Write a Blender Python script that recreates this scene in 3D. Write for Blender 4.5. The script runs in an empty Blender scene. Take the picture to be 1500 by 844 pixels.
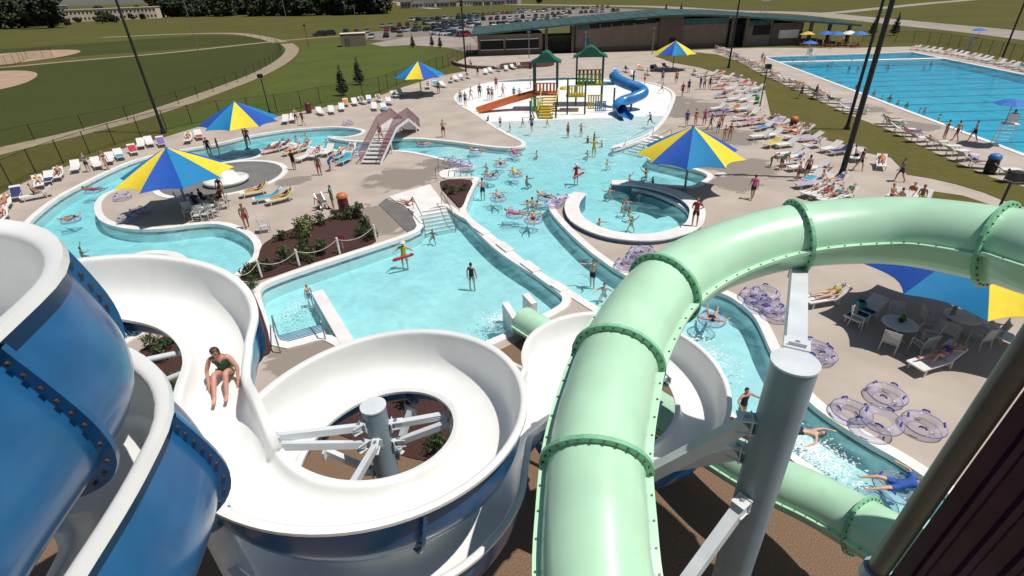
import bpy, bmesh, math, random
import numpy as np
from mathutils import Vector, Matrix
R_ = math.radians
random.seed(7)
SC = bpy.context.scene
COL = SC.collection

# ------------------------------------------------------------------ camera
CAM_H = 12.6
FPX, PITCH, ROLL = 762.97, R_(29.956), R_(2.0346)
_fwd = Vector((0, math.cos(PITCH), -math.sin(PITCH)))
_r0 = Vector((1, 0, 0)); _d0 = _fwd.cross(_r0)
CR = _r0 * math.cos(ROLL) + _d0 * math.sin(ROLL)
CD = -_r0 * math.sin(ROLL) + _d0 * math.cos(ROLL)
cam_d = bpy.data.cameras.new('camera'); cam = bpy.data.objects.new('camera', cam_d)
COL.objects.link(cam); SC.camera = cam
cam.matrix_world = Matrix(((CR.x, -CD.x, -_fwd.x, 0), (CR.y, -CD.y, -_fwd.y, 0), (CR.z, -CD.z, -_fwd.z, CAM_H), (0, 0, 0, 1)))
cam_d.sensor_width = 36; cam_d.lens = FPX / 1500 * 36
cam_d.clip_start = 0.05; cam_d.clip_end = 6000
# ------------------------------------------------------------------ sky, sun, exposure
SUN_EL, SUN_AZ = R_(66), R_(104)          # azimuth from +Y towards +X
world = bpy.data.worlds.new('World'); SC.world = world; world.use_nodes = True
wn = world.node_tree; bg = wn.nodes['Background']
sky = wn.nodes.new('ShaderNodeTexSky'); sky.sky_type = 'NISHITA'; sky.sun_disc = False
sky.sun_elevation = SUN_EL; sky.sun_rotation = SUN_AZ; sky.altitude = 200; sky.dust_density = 1.2
wn.links.new(sky.outputs[0], bg.inputs[0]); bg.inputs[1].default_value = 0.062
sun_d = bpy.data.lights.new('sun', 'SUN'); sun_d.energy = 4.6; sun_d.angle = R_(0.53); sun_d.color = (1, 0.95, 0.88)
sun = bpy.data.objects.new('sun', sun_d); COL.objects.link(sun)
to_sun = Vector((math.sin(SUN_AZ) * math.cos(SUN_EL), math.cos(SUN_AZ) * math.cos(SUN_EL), math.sin(SUN_EL)))
sun.rotation_euler = to_sun.to_track_quat('Z', 'Y').to_euler()
sun.location = (0, 0, 60)
SC.view_settings.view_transform = 'Standard'; SC.view_settings.look = 'None'
SC.view_settings.exposure = -0.12; SC.view_settings.gamma = 1; SC.view_settings.use_curve_mapping = False
SC.cycles.max_bounces = 8; SC.cycles.transparent_max_bounces = 24; SC.cycles.volume_bounces = 0
SC.cycles.caustics_reflective = False; SC.cycles.caustics_refractive = False
SC.cycles.sample_clamp_indirect = 6

# ------------------------------------------------------------------ helpers: pixels to places
def ray(x, y): return CR * ((x - 750) / FPX) + CD * ((y - 422) / FPX) + _fwd
def P(x, y, z=0.0):
    """The point of the photograph's pixel on the level plane at height z."""
    d = ray(x, y); t = (z - CAM_H) / d.z
    return Vector((d.x * t, d.y * t, z))
def G(pts, z=0.0): return [P(x, y, z) for x, y in pts]
def catmull(pts, n=8, closed=False):
    pts = [Vector(p) for p in pts]; N = len(pts); out = []
    for i in range(N if closed else N - 1):
        if closed: p0, p1, p2, p3 = pts[i - 1], pts[i], pts[(i + 1) % N], pts[(i + 2) % N]
        else: p0, p1, p2, p3 = pts[max(i - 1, 0)], pts[i], pts[i + 1], pts[min(i + 2, N - 1)]
        d1 = max((p2 - p1).length, 1e-5) ** .5; d0 = max((p1 - p0).length, 1e-5) ** .5; d2 = max((p3 - p2).length, 1e-5) ** .5
        m1 = (p2 - p0) / (d0 + d1) * d1 if (p1 - p0).length > 1e-6 else (p2 - p1)
        m2 = (p3 - p1) / (d1 + d2) * d1 if (p3 - p2).length > 1e-6 else (p2 - p1)
        for k in range(n):
            t = k / n
            out.append((2*t**3 - 3*t*t + 1) * p1 + (t**3 - 2*t*t + t) * m1 + (-2*t**3 + 3*t*t) * p2 + (t**3 - t*t) * m2)
    if not closed: out.append(pts[-1].copy())
    return out
def resample(pts, step):
    out = [pts[0].copy()]; acc = 0.0
    for a, b in zip(pts, pts[1:]):
        L = (b - a).length
        while acc + L >= step:
            t = (step - acc) / L; a = a.lerp(b, t); out.append(a.copy()); L = (b - a).length; acc = 0.0
        acc += L
    out.append(pts[-1].copy()); return out
def area2(p): return sum(a.x * b.y - b.x * a.y for a, b in zip(p, p[1:] + p[:1])) / 2
def offset(poly, d):
    """Grow (d>0) a closed outline in the ground plane."""
    s = 1 if area2(poly) > 0 else -1; n = len(poly); out = []
    for i in range(n):
        a, b, c = poly[i - 1], poly[i], poly[(i + 1) % n]
        t1 = (b - a).to_2d(); t2 = (c - b).to_2d()
        if t1.length < 1e-6: t1 = t2
        if t2.length < 1e-6: t2 = t1
        t1.normalize(); t2.normalize()
        n1 = Vector((t1.y, -t1.x)) * s; n2 = Vector((t2.y, -t2.x)) * s
        m = n1 + n2
        if m.length < 1e-3: m = n1
        m.normalize(); k = d / max(0.55, m.dot(n1))
        out.append(Vector((b.x + m.x * k, b.y + m.y * k, b.z)))
    return out

# ------------------------------------------------------------------ helpers: materials
MATS = {}
def mat(name, rgb, rough=0.6, var=0.12, vscale=3.0, bump=0.0, bscale=40.0, metal=0.0, spec=0.5, coord='Object', rgb2=None, vdetail=3.0, coat=0.0, sub=0.0):
    if name in MATS: return MATS[name]
    m = bpy.data.materials.new(name); m.use_nodes = True; nt = m.node_tree; N = nt.nodes; L = nt.links
    b = N['Principled BSDF']; b.inputs['Roughness'].default_value = rough; b.inputs['Metallic'].default_value = metal
    b.inputs['Specular IOR Level'].default_value = spec
    if coat: b.inputs['Coat Weight'].default_value = coat; b.inputs['Coat Roughness'].default_value = .12
    if coord == 'Position': src = N.new('ShaderNodeNewGeometry').outputs['Position']
    else: src = N.new('ShaderNodeTexCoord').outputs['Object']
    nz = N.new('ShaderNodeTexNoise'); nz.inputs['Scale'].default_value = vscale; nz.inputs['Detail'].default_value = vdetail
    L.new(src, nz.inputs['Vector'])
    mx = N.new('ShaderNodeMix'); mx.data_type = 'RGBA'
    c2 = rgb2 if rgb2 else tuple(max(0, c * (1 - 2 * var)) for c in rgb)
    c1 = rgb if rgb2 else tuple(min(1, c * (1 + var * .6)) for c in rgb)
    mx.inputs['A'].default_value = (*c1, 1); mx.inputs['B'].default_value = (*c2, 1)
    mp = N.new('ShaderNodeMapRange'); mp.inputs[1].default_value = .32; mp.inputs[2].default_value = .68
    L.new(nz.outputs['Fac'], mp.inputs[0]); L.new(mp.outputs[0], mx.inputs['Factor']); L.new(mx.outputs['Result'], b.inputs['Base Color'])
    if bump:
        n2 = N.new('ShaderNodeTexNoise'); n2.inputs['Scale'].default_value = bscale; n2.inputs['Detail'].default_value = 4
        L.new(src, n2.inputs['Vector']); bp = N.new('ShaderNodeBump'); bp.inputs['Strength'].default_value = bump; bp.inputs['Distance'].default_value = .02
        L.new(n2.outputs['Fac'], bp.inputs['Height']); L.new(bp.outputs[0], b.inputs['Normal'])
    MATS[name] = m; return m
def srgb(r, g, b): return tuple(((c / 255) / 12.92 if c / 255 < .04045 else ((c / 255 + .055) / 1.055) ** 2.4) for c in (r, g, b))

# ------------------------------------------------------------------ helpers: objects
def setp(o, label=None, cat=None, group=None, kind=None):
    if label: o['label'] = label
    if cat: o['category'] = cat
    if group: o['group'] = group
    if kind: o['kind'] = kind
    return o
def empty(name, loc=(0, 0, 0), rz=0.0):
    o = bpy.data.objects.new(name, None); COL.objects.link(o); o.location = loc; o.rotation_euler = (0, 0, rz); o.empty_display_size = .1
    return o
def ob(name, me, m=None, parent=None, loc=None, rot=None, scale=None, objmat=False):
    o = bpy.data.objects.new(name, me); COL.objects.link(o)
    if m is not None:
        if objmat:
            if not me.materials: me.materials.append(None)
            o.material_slots[0].link = 'OBJECT'; o.material_slots[0].material = m
        elif not me.materials:
            for q in (m if isinstance(m, (list, tuple)) else [m]): me.materials.append(q)
    if parent is not None: o.parent = parent
    if loc is not None: o.location = loc
    if rot is not None: o.rotation_euler = rot
    if scale is not None: o.scale = scale if hasattr(scale, '__len__') else (scale,) * 3
    return o
class MB:
    """Collects simple shapes into one mesh."""
    def __init__(s): s.v = []; s.f = []; s.mi = []; s.sm = []
    def add(s, vs, fs, mi=0, smooth=False):
        o = len(s.v); s.v += [tuple(v) for v in vs]; s.f += [tuple(i + o for i in f) for f in fs]; s.mi += [mi] * len(fs); s.sm += [smooth] * len(fs); return s
    def box(s, c, d, mi=0, rz=0.0, M=None):
        x, y, z = d[0] / 2, d[1] / 2, d[2] / 2
        vs = [Vector((a * x, b * y, e * z)) for a in (-1, 1) for b in (-1, 1) for e in (-1, 1)]
        if M is not None: vs = [M @ v for v in vs]
        elif rz: vs = [Matrix.Rotation(rz, 3, 'Z') @ v for v in vs]
        c = Vector(c); vs = [v + c for v in vs]
        return s.add(vs, [(0, 1, 3, 2), (4, 6, 7, 5), (0, 4, 5, 1), (2, 3, 7, 6), (0, 2, 6, 4), (1, 5, 7, 3)], mi)
    def bar(s, a, b, w, h=None, mi=0):
        a, b = Vector(a), Vector(b); h = h or w; d = (b - a); L = d.length
        if L < 1e-6: return s
        z = d / L; up = Vector((0, 0, 1)) if abs(z.z) < .95 else Vector((0, 1, 0)); x = z.cross(up).normalized(); y = x.cross(z).normalized()
        vs = [p + x * (i * w / 2) + y * (j * h / 2) for p in (a, b) for i, j in ((-1, -1), (1, -1), (1, 1), (-1, 1))]
        return s.add(vs, [(3, 2, 1, 0), (4, 5, 6, 7), (0, 1, 5, 4), (1, 2, 6, 5), (2, 3, 7, 6), (3, 0, 4, 7)], mi)
    def tube(s, pts, r, n=8, mi=0, caps=True, closed=False):
        pts = [Vector(p) for p in pts]; N = len(pts); vs = []; rr = r if hasattr(r, '__len__') else [r] * N
        ref = None
        for i, p in enumerate(pts):
            if closed: t = pts[(i + 1) % N] - pts[i - 1]
            else: t = pts[min(i + 1, N - 1)] - pts[max(i - 1, 0)]
            t.normalize()
            if ref is None:
                ref = Vector((0, 0, 1)) if abs(t.z) < .9 else Vector((1, 0, 0))
            x = t.cross(ref).normalized(); y = x.cross(t).normalized(); ref = y
            vs += [p + (x * math.cos(k * 2 * math.pi / n) + y * math.sin(k * 2 * math.pi / n)) * rr[i] for k in range(n)]
        fs = []
        for i in range(N if closed else N - 1):
            j = (i + 1) % N
            fs += [(i * n + k, i * n + (k + 1) % n, j * n + (k + 1) % n, j * n + k) for k in range(n)]
        s.add(vs, fs, mi, True)
        if caps and not closed: s.add(vs[:n], [tuple(range(n))[::-1]], mi); s.add(vs[-n:], [tuple(range(n))], mi)
        return s
    def lathe(s, prof, n=16, c=(0, 0, 0), mi=0, smooth=True):
        c = Vector(c); vs = [c + Vector((r * math.cos(k * 2 * math.pi / n), r * math.sin(k * 2 * math.pi / n), z)) for r, z in prof for k in range(n)]
        fs = [(i * n + k, i * n + (k + 1) % n, (i + 1) * n + (k + 1) % n, (i + 1) * n + k) for i in range(len(prof) - 1) for k in range(n)]
        return s.add(vs, fs, mi, smooth)
    def mesh(s, name):
        me = bpy.data.meshes.new(name); me.from_pydata(s.v, [], s.f); me.polygons.foreach_set('material_index', s.mi); me.polygons.foreach_set('use_smooth', s.sm); me.update(); return me
    def build(s, name, m=None, parent=None, **k): return ob(name, s.mesh(name), m, parent, **k)
def tree_copy(o, parent=None):
    c = o.copy(); COL.objects.link(c); c.parent = parent
    for ch in list(o.children): tree_copy(ch, c)
    return c
def slab(name, outer, holes, top, thick, m, kind='structure', parent=None):
    """A level slab with holes cut through it (sides are walls)."""
    cu = bpy.data.curves.new(name, 'CURVE'); cu.dimensions = '2D'; cu.fill_mode = 'BOTH'; cu.extrude = thick / 2
    for poly in [outer] + list(holes):
        sp = cu.splines.new('POLY'); sp.points.add(len(poly) - 1); sp.use_cyclic_u = True
        for q, p in zip(sp.points, poly): q.co = (p[0], p[1], 0, 1)
    t = bpy.data.objects.new('tmp', cu); COL.objects.link(t); dg = bpy.context.evaluated_depsgraph_get()
    me = bpy.data.meshes.new_from_object(t.evaluated_get(dg)); bpy.data.objects.remove(t); bpy.data.curves.remove(cu)
    me.name = name; me.materials.clear(); me.materials.append(m)
    for p in me.polygons: p.use_smooth = False
    o = ob(name, me, None, parent, loc=(0, 0, top - thick / 2))
    if kind: o['kind'] = kind
    return o
def ribbon(name, poly, z0, z1, m, parent=None, kind='structure', closed=True):
    n = len(poly); mb = MB(); vs = [(p.x, p.y, z) for z in (z0, z1) for p in poly]
    mb.add(vs, [(i, (i + 1) % n, n + (i + 1) % n, n + i) for i in range(n if closed else n - 1)])
    o = mb.build(name, m, parent)
    if kind and parent is None: o['kind'] = kind
    return o
# ------------------------------------------------------------------ materials of the setting
def deck_material():
    m = mat('deck_concrete', (.48, .415, .355), .85, coord='Position', vscale=.35, rgb2=(.385, .325, .272), bump=.12, bscale=30, vdetail=8)
    nt = m.node_tree; N = nt.nodes; L = nt.links; b = N['Principled BSDF']
    pos = N.new('ShaderNodeNewGeometry').outputs['Position']
    old = b.inputs['Base Color'].links[0].from_socket
    nz = N.new('ShaderNodeTexNoise'); nz.inputs['Scale'].default_value = .7; nz.inputs['Detail'].default_value = 10; nz.inputs['Roughness'].default_value = .62; nz.inputs['Distortion'].default_value = .8; L.new(pos, nz.inputs['Vector'])
    total = None
    for (px, py, r) in [(590, 262, 3.2), (560, 320, 3.4), (650, 240, 2.6), (1010, 160, 6.0), (1060, 200, 4.0), (1020, 235, 3.0), (450, 520, 1.7), (1075, 268, 2.2), (430, 265, 1.6), (985, 148, 4.0), (1090, 245, 3.2), (1340, 185, 2.8), (1270, 160, 2.6), (610, 300, 2.4)]:
        c = P(px, py)
        ds = N.new('ShaderNodeVectorMath'); ds.operation = 'DISTANCE'; ds.inputs[1].default_value = c; L.new(pos, ds.inputs[0])
        mr = N.new('ShaderNodeMapRange'); mr.inputs[1].default_value = r * 1.5; mr.inputs[2].default_value = r * .4; L.new(ds.outputs['Value'], mr.inputs[0])
        if total is None: total = mr.outputs[0]
        else:
            ad = N.new('ShaderNodeMath'); ad.operation = 'MAXIMUM'; L.new(total, ad.inputs[0]); L.new(mr.outputs[0], ad.inputs[1]); total = ad.outputs[0]
    ad = N.new('ShaderNodeMath'); ad.operation = 'MULTIPLY_ADD'; ad.inputs[1].default_value = .55; L.new(total, ad.inputs[0]); L.new(nz.outputs['Fac'], ad.inputs[2])
    th = N.new('ShaderNodeMapRange'); th.inputs[1].default_value = .82; th.inputs[2].default_value = .875; L.new(ad.outputs[0], th.inputs[0])
    mx = N.new('ShaderNodeMix'); mx.data_type = 'RGBA'; mx.inputs['B'].default_value = (.285, .238, .195, 1)
    L.new(th.outputs[0], mx.inputs['Factor']); L.new(old, mx.inputs['A']); L.new(mx.outputs['Result'], b.inputs['Base Color'])
    rg = N.new('ShaderNodeMapRange'); rg.inputs[3].default_value = .85; rg.inputs[4].default_value = .42; L.new(th.outputs[0], rg.inputs[0]); L.new(rg.outputs[0], b.inputs['Roughness'])
    return m
M_deck = deck_material()
def grass_material(name, a, b_, c, sc):
    m = mat(name, a, .95, coord='Position', vscale=sc, rgb2=b_, bump=.6, bscale=9, vdetail=9, spec=.15)
    nt = m.node_tree; N = nt.nodes; L = nt.links; bs = N['Principled BSDF']; old = bs.inputs['Base Color'].links[0].from_socket
    pos = N.new('ShaderNodeNewGeometry').outputs['Position']
    n2 = N.new('ShaderNodeTexNoise'); n2.inputs['Scale'].default_value = 1.7; n2.inputs['Detail'].default_value = 8; L.new(pos, n2.inputs['Vector'])
    mr = N.new('ShaderNodeMapRange'); mr.inputs[1].default_value = .45; mr.inputs[2].default_value = .75; mr.inputs[4].default_value = .8; L.new(n2.outputs['Fac'], mr.inputs[0])
    mx = N.new('ShaderNodeMix'); mx.data_type = 'RGBA'; mx.inputs['B'].default_value = (*c, 1); L.new(mr.outputs[0], mx.inputs['Factor']); L.new(old, mx.inputs['A']); L.new(mx.outputs['Result'], bs.inputs['Base Color'])
    return m
M_grass = grass_material('rough_grass', (.098, .092, .020), (.068, .076, .017), (.128, .106, .036), .05)
M_field = grass_material('field_grass', (.052, .062, .014), (.042, .053, .012), (.070, .070, .020), .03)
M_slope = grass_material('bank_grass', (.085, .108, .020), (.058, .088, .016), (.115, .115, .035), .10)
M_lawn = grass_material('lawn_grass', (.115, .102, .026), (.090, .088, .020), (.140, .112, .040), .25)
M_coping = mat('coping_white', (.80, .78, .75), .55, var=.06, vscale=1.2, coord='Position', bump=.04, bscale=25)
M_plaster = mat('pool_plaster', (.80, .82, .82), .7, var=.05, vscale=.6, coord='Position')
M_tile = mat('navy_tile', (.02, .055, .12), .25, var=.25, vscale=14, coord='Position')
M_gravel = mat('pea_gravel', (.33, .205, .125), .9, coord='Position', vscale=42, rgb2=(.085, .050, .030), bump=1.0, bscale=70, vdetail=2)
M_mulch = mat('brown_mulch', (.085, .032, .024), .95, coord='Position', vscale=14, rgb2=(.030, .013, .011), bump=1.0, bscale=26, vdetail=5)
M_path = mat('pale_path', (.33, .27, .185), .9, coord='Position', vscale=.7, rgb2=(.25, .20, .135), vdetail=6, bump=.1)
M_dirt = mat('infield_dirt', (.42, .29, .20), .95, coord='Position', vscale=.25, rgb2=(.34, .23, .155), vdetail=6)
M_road = mat('road_concrete', (.34, .30, .255), .9, coord='Position', vscale=.12, rgb2=(.27, .235, .20), vdetail=6)
M_lot = mat('lot_asphalt', (.23, .20, .175), .9, coord='Position', vscale=.3, rgb2=(.17, .15, .13), vdetail=6)

def water_material(name, dens, col, ripple, rscale, turb=(.34, .76, .82), tf=.13):
    m = bpy.data.materials.new(name); m.use_nodes = True; nt = m.node_tree; N = nt.nodes; L = nt.links
    N.remove(N['Principled BSDF']); out = N['Material Output']
    tr = N.new('ShaderNodeBsdfTransparent'); tr.inputs[0].default_value = (.97, 1, 1, 1)
    gl = N.new('ShaderNodeBsdfGlossy'); gl.inputs['Roughness'].default_value = .045
    fr = N.new('ShaderNodeFresnel'); fr.inputs[0].default_value = 1.33
    pos = N.new('ShaderNodeNewGeometry').outputs['Position']
    n1 = N.new('ShaderNodeTexNoise'); n1.inputs['Scale'].default_value = rscale; n1.inputs['Detail'].default_value = 3; n1.inputs['Distortion'].default_value = .6; L.new(pos, n1.inputs['Vector'])
    bp = N.new('ShaderNodeBump'); bp.inputs['Strength'].default_value = ripple; bp.inputs['Distance'].default_value = .08
    L.new(n1.outputs['Fac'], bp.inputs['Height']); L.new(bp.outputs[0], gl.inputs['Normal']); L.new(bp.outputs[0], fr.inputs['Normal'])
    mx = N.new('ShaderNodeMixShader'); L.new(fr.outputs[0], mx.inputs[0]); L.new(tr.outputs[0], mx.inputs[1]); L.new(gl.outputs[0], mx.inputs[2])
    df = N.new('ShaderNodeBsdfDiffuse'); df.inputs[0].default_value = (*turb, 1); m2 = N.new('ShaderNodeMixShader'); n3 = N.new('ShaderNodeTexNoise'); n3.inputs['Scale'].default_value = rscale * .55; n3.inputs['Detail'].default_value = 6; n3.inputs['Distortion'].default_value = 1.2; L.new(pos, n3.inputs['Vector']); m3 = N.new('ShaderNodeMapRange'); m3.inputs[1].default_value = .38; m3.inputs[2].default_value = .66; m3.inputs[3].default_value = tf * .45; m3.inputs[4].default_value = tf * 1.6; L.new(n3.outputs['Fac'], m3.inputs[0]); L.new(m3.outputs[0], m2.inputs[0]); L.new(mx.outputs[0], m2.inputs[1]); L.new(df.outputs[0], m2.inputs[2])  # diffuse part mottled by noise to imitate a caustic pattern
    L.new(m2.outputs[0], out.inputs['Surface'])
    va = N.new('ShaderNodeVolumeAbsorption'); va.inputs['Color'].default_value = (*col, 1); va.inputs['Density'].default_value = dens
    L.new(va.outputs[0], out.inputs['Volume']); return m
M_water = water_material('pool_water', .33, (.0, .88, .955), 1.0, 1.9)
M_lapwater = water_material('lap_water', .5, (.0, .84, .95), .9, 1.1, (.04, .40, .62), .25)

# ------------------------------------------------------------------ outlines traced on the ground
RIVER = [(-150, 560), (-60, 440), (25, 368), (40, 345), (44, 328), (64, 308), (93, 287), (128, 268), (171, 247), (208, 233), (260, 222), (313, 213), (367, 200),
    (417, 192), (457, 188.5), (489, 187), (518, 189), (530, 193), (521, 198), (500, 201), (483, 199.5), (481, 202), (490, 204.5), (520, 208), (545, 208), (573, 205), (613, 204), (667, 209),
    (720, 216), (752, 217.5), (768, 214.5), (770, 210), (764, 205), (747, 197), (720, 181), (693, 163), (677, 154), (669, 144), (675, 136), (693, 128), (720, 121), (760, 116.5),
    (840, 114), (915, 118), (947, 121), (971, 128), (984, 138), (981, 153), (971, 173), (955, 191), (936, 202), (905, 212), (896, 216), (899, 219.5), (915, 215), (940, 206), (958, 199.5), (973, 208), (952, 226), (950, 234),
    (985, 242), (1020, 250), (1036, 258), (1026, 267), (1012, 273), (1000, 272.5), (973, 271), (947, 268), (920, 264.5), (899, 266), (894, 270), (901, 274.5), (920, 276), (947, 281), (973, 290),
    (998, 303), (1009, 315), (1004, 327), (987, 336), (960, 342.5), (920, 343), (883, 335), (855, 320), (845, 306), (851, 294), (850, 286), (838, 284.5), (815, 289), (803, 298),
    (808, 313), (829, 337), (851, 358), (874, 377), (917, 405), (970, 420), (1025, 424), (1060, 432), (1084, 446), (1103, 463), (1116, 486), (1128, 513), (1150, 550), (1181, 586),
    (1211, 611), (1268, 648), (1315, 675), (1366, 709), (1450, 770), (1560, 850), (1440, 880), (1315, 777), (1288, 759), (1251, 735), (1201, 692), (1150, 657), (1103, 627),
    (1066, 600), (1020, 555), (985, 515), (940, 482), (895, 461), (868, 446), (817, 414), (770, 387), (735, 363), (704, 334), (686, 314), (683, 305), (690, 285), (700, 265),
    (702, 261), (690, 259), (660, 260), (652, 257), (655, 251), (690, 247), (694, 243), (670, 237), (643, 231), (617, 225), (590, 221), (565, 221), (523, 222), (500, 221), (470, 217.5), (440, 212), (415, 207.5), (398, 210), (389, 218), (374, 230),
    (340, 236), (300, 243), (250, 254), (200, 266), (165, 279), (149, 287), (139, 299), (140, 314), (149, 325), (171, 333), (200, 337), (240, 336), (280, 331), (315, 329),
    (341, 335), (363, 347), (372, 361), (370, 377), (355, 393), (335, 409), (290, 439), (235, 469), (190, 493), (100, 545), (-40, 630)]
PLUNGE = [(380, 430), (386, 420), (420, 406), (520, 373), (627, 338), (609, 313), (650, 300), (671, 317), (681, 321), (701, 338), (731, 362), (764, 390), (808, 422), (825, 436), (822, 446), (808, 455),
    (744, 487), (701, 506), (620, 522), (512, 508), (479, 487), (407, 511)]
def fine(pts, n=4):
    return catmull(G(pts), n, True)
river = fine(RIVER, 4)
plunge = []
pg = G(PLUNGE)
for i in range(len(pg)):
    for k in range(4): plunge.append(pg[i].lerp(pg[(i + 1) % len(pg)], k / 4))
for _ in range(2): plunge = [(plunge[i - 1] + plunge[i] * 2 + plunge[(i + 1) % len(plunge)]) / 4 for i in range(len(plunge))]
LAP = [Vector((48.6, 104.2, 0)), Vector((75.3, 103.6, 0)), Vector((66.2, 36.5, 0)), Vector((40.4, 37.5, 0))]
def subdiv(p, n): return [p[i].lerp(p[(i + 1) % len(p)], k / n) for i in range(len(p)) for k in range(n)]
lap = subdiv(LAP, 12)

# ------------------------------------------------------------------ ground, deck, pools
DECK_PX = [(-160, 352), (0, 285), (45, 263), (100, 243), (165, 222), (235, 203), (300, 183), (400, 172), (460, 160), (540, 146), (590, 128), (640, 112), (684, 104), (662, 93), (690, 82),
    (1000, 74), (1110, 70), (1260, 70), (1340, 68), (1400, 76), (1500, 96), (1620, 128)]
deck_out = G(DECK_PX) + [Vector((86, 30, 0)), Vector((70, -30, 0)), Vector((-60, -30, 0)), Vector((-55, 15, 0))]
big = [Vector((-2500, -900, 0)), Vector((2500, -900, 0)), Vector((2500, 3200, 0)), Vector((-2500, 3200, 0))]
slab('ground', big, [offset(deck_out, -.3)], -.03, .02, M_grass)
slab('pool_deck', deck_out, [offset(river, .2), offset(plunge, .2), offset(lap, .2)], 0, .06, M_deck)
COP = .42
def pool(name, outline, level, depth, wmat, cop=COP, ctop=.045):
    slab(name + '_coping', offset(outline, cop), [outline], ctop, .16 + ctop, M_coping)
    w = offset(outline, .03)
    ribbon(name + '_tile_band', w, -.34, -.10, M_tile)
    ribbon(name + '_wall', w, -depth, -.34, M_plaster)
    slab(name + '_water', offset(outline, .05), [], level, depth + 1.0, wmat)
pool('river_pool', river, -.17, 1.5, M_water)
pool('plunge_pool', plunge, -.15, 1.6, M_water, .40, .056)
pool('lap_pool', lap, -.12, 2.4, M_lapwater, .5)
def sstep(a, b, x): t = min(1, max(0, (x - a) / (b - a))); return t * t * (3 - 2 * t)
def floor_sheet(name, x0, x1, y0, y1, st, fn):
    nx, ny = int((x1 - x0) / st) + 1, int((y1 - y0) / st) + 1; mb = MB()
    vs = [(x0 + i * st, y0 + j * st, fn(x0 + i * st, y0 + j * st)) for j in range(ny) for i in range(nx)]
    mb.add(vs, [(j * nx + i, j * nx + i + 1, (j + 1) * nx + i + 1, (j + 1) * nx + i) for j in range(ny - 1) for i in range(nx - 1)], smooth=True)
    o = mb.build(name, M_plaster); o['kind'] = 'structure'; return o
def floor_z(x, y):
    beach = -.045 - .13 * sstep(76, 56, y) - .68 * sstep(60, 36, y)
    deep = -.9
    return deep + (beach - deep) * sstep(-9, -5, x)
floor_sheet('pool_floor', -45, 40, -4, 86, .6, floor_z)
floor_sheet('lap_pool_floor', 38, 78, 34, 106, 4.0, lambda x, y: -.95 - .3 * sstep(70, 40, y))
# lane lines on the floor of the lap pool, drawn across its width
M_lane = mat('lane_line', (.06, .14, .24), .5)
for k in range(15):
    t = (k + .8) / 16.3
    a = LAP[0].lerp(LAP[3], t); b = LAP[1].lerp(LAP[2], t); a = a.lerp(b, .06); b = a.lerp(b, .96)
    z = -.935 - .3 * sstep(70, 40, a.y)
    o = MB().bar((a.x, a.y, z), (b.x, b.y, z), .30, .03).build('lane_line', M_lane); o['kind'] = 'structure'
bulk = MB()
a, b = P(1137, 91.5), P(1386, 85.5)
bulk.bar((a.x, a.y, -.3), (b.x, b.y, -.3), 1.25, .72)
setp(bulk.build('bulkhead', M_coping), 'white bulkhead walkway crossing the lap pool', 'bulkhead')

# lawns, beds, paths laid on the deck
def sheet(name, px, z, m, th=.03, n=0, kind='structure', holes=()):
    p = G(px)
    if n: p = catmull(p, n, True)
    return slab(name, p, list(holes), z, th, m, kind)
LAWN = [(958, 82), (1022, 77), (1051, 80), (1081, 90), (1110, 106), (1150, 125), (1180, 138), (1223, 159), (1260, 175), (1303, 191), (1340, 210), (1367, 223), (1410, 242), (1452, 260), (1510, 277), (1580, 300),
        (1560, 322), (1500, 303), (1470, 294), (1440, 282), (1400, 270), (1365, 262), (1329, 256), (1305, 231), (1269, 224), (1242, 213), (1200, 203), (1149, 179), (1129, 168), (1121, 133), (1097, 117), (1051, 107), (1025, 99), (985, 92)]
sheet('lawn', LAWN, .03, M_lawn)
sheet('lawn', [(1368, 281), (1410, 287), (1455, 302), (1500, 330), (1440, 345), (1360, 305)], .03, M_lawn)
GRAVEL = [Vector((-26, -14, 0)), Vector((15, -14, 0)), Vector((9.4, 5.6, 0))] + G([(1300, 790), (1246, 748), (1190, 706), (1140, 668), (1090, 635), (1050, 606), (1000, 562), (960, 530), (905, 487), (862, 466), (832, 468), (760, 500), (700, 528), (620, 545), (515, 532), (480, 620), (420, 600), (330, 560), (240, 560)])
slab('gravel_bed', GRAVEL, [], .025, .03, M_gravel)
def bed(name, px, h=.10):
    p = G(px); p = catmull(p, 3, True)
    return slab(name, p, [], h, h + .02, M_mulch)
bed('mulch_bed', [(526, 312), (545, 336), (551, 354), (520, 366), (450, 388), (380, 411), (352, 408), (376, 385), (384, 362), (400, 350), (425, 338), (465, 327), (499, 314)], .08)
bed('mulch_bed', [(645, 268), (690, 266), (685, 285), (676, 305), (668, 300)], .12)
bed('mulch_bed', [(520, 540), (650, 545), (700, 590), (690, 680), (560, 660), (480, 620)], .06)
bed('mulch_bed', [(345, 445), (362, 425), (376, 440), (398, 512), (380, 520)], .08)
bed('mulch_bed', [(200, 520), (260, 490), (300, 560), (300, 640), (220, 640), (180, 560)], .07)
bed('mulch_bed', [(1072, 612), (1150, 668), (1240, 740), (1330, 800), (1260, 790), (1140, 700), (1060, 640)], .05)
bed('mulch_bed', [(735, 94), (800, 90), (812, 94), (800, 98), (745, 99)], .10)
# splash pad with its white kerb
padc = Vector((-23.0, 41.3, 0))
def circ(c, r, n=48): return [Vector((c.x + r * math.cos(i * 2 * math.pi / n), c.y + r * math.sin(i * 2 * math.pi / n), 0)) for i in range(n)]
M_pad = mat('grey_pad', (.20, .195, .185), .6, coord='Position', vscale=.6, rgb2=(.15, .148, .142), vdetail=6)
slab('splash_pad', circ(padc, 4.55), [], .012, .02, M_pad)
slab('splash_pad_kerb', circ(padc, 4.95), [circ(padc, 4.5)], .05, .06, M_coping)
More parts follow.
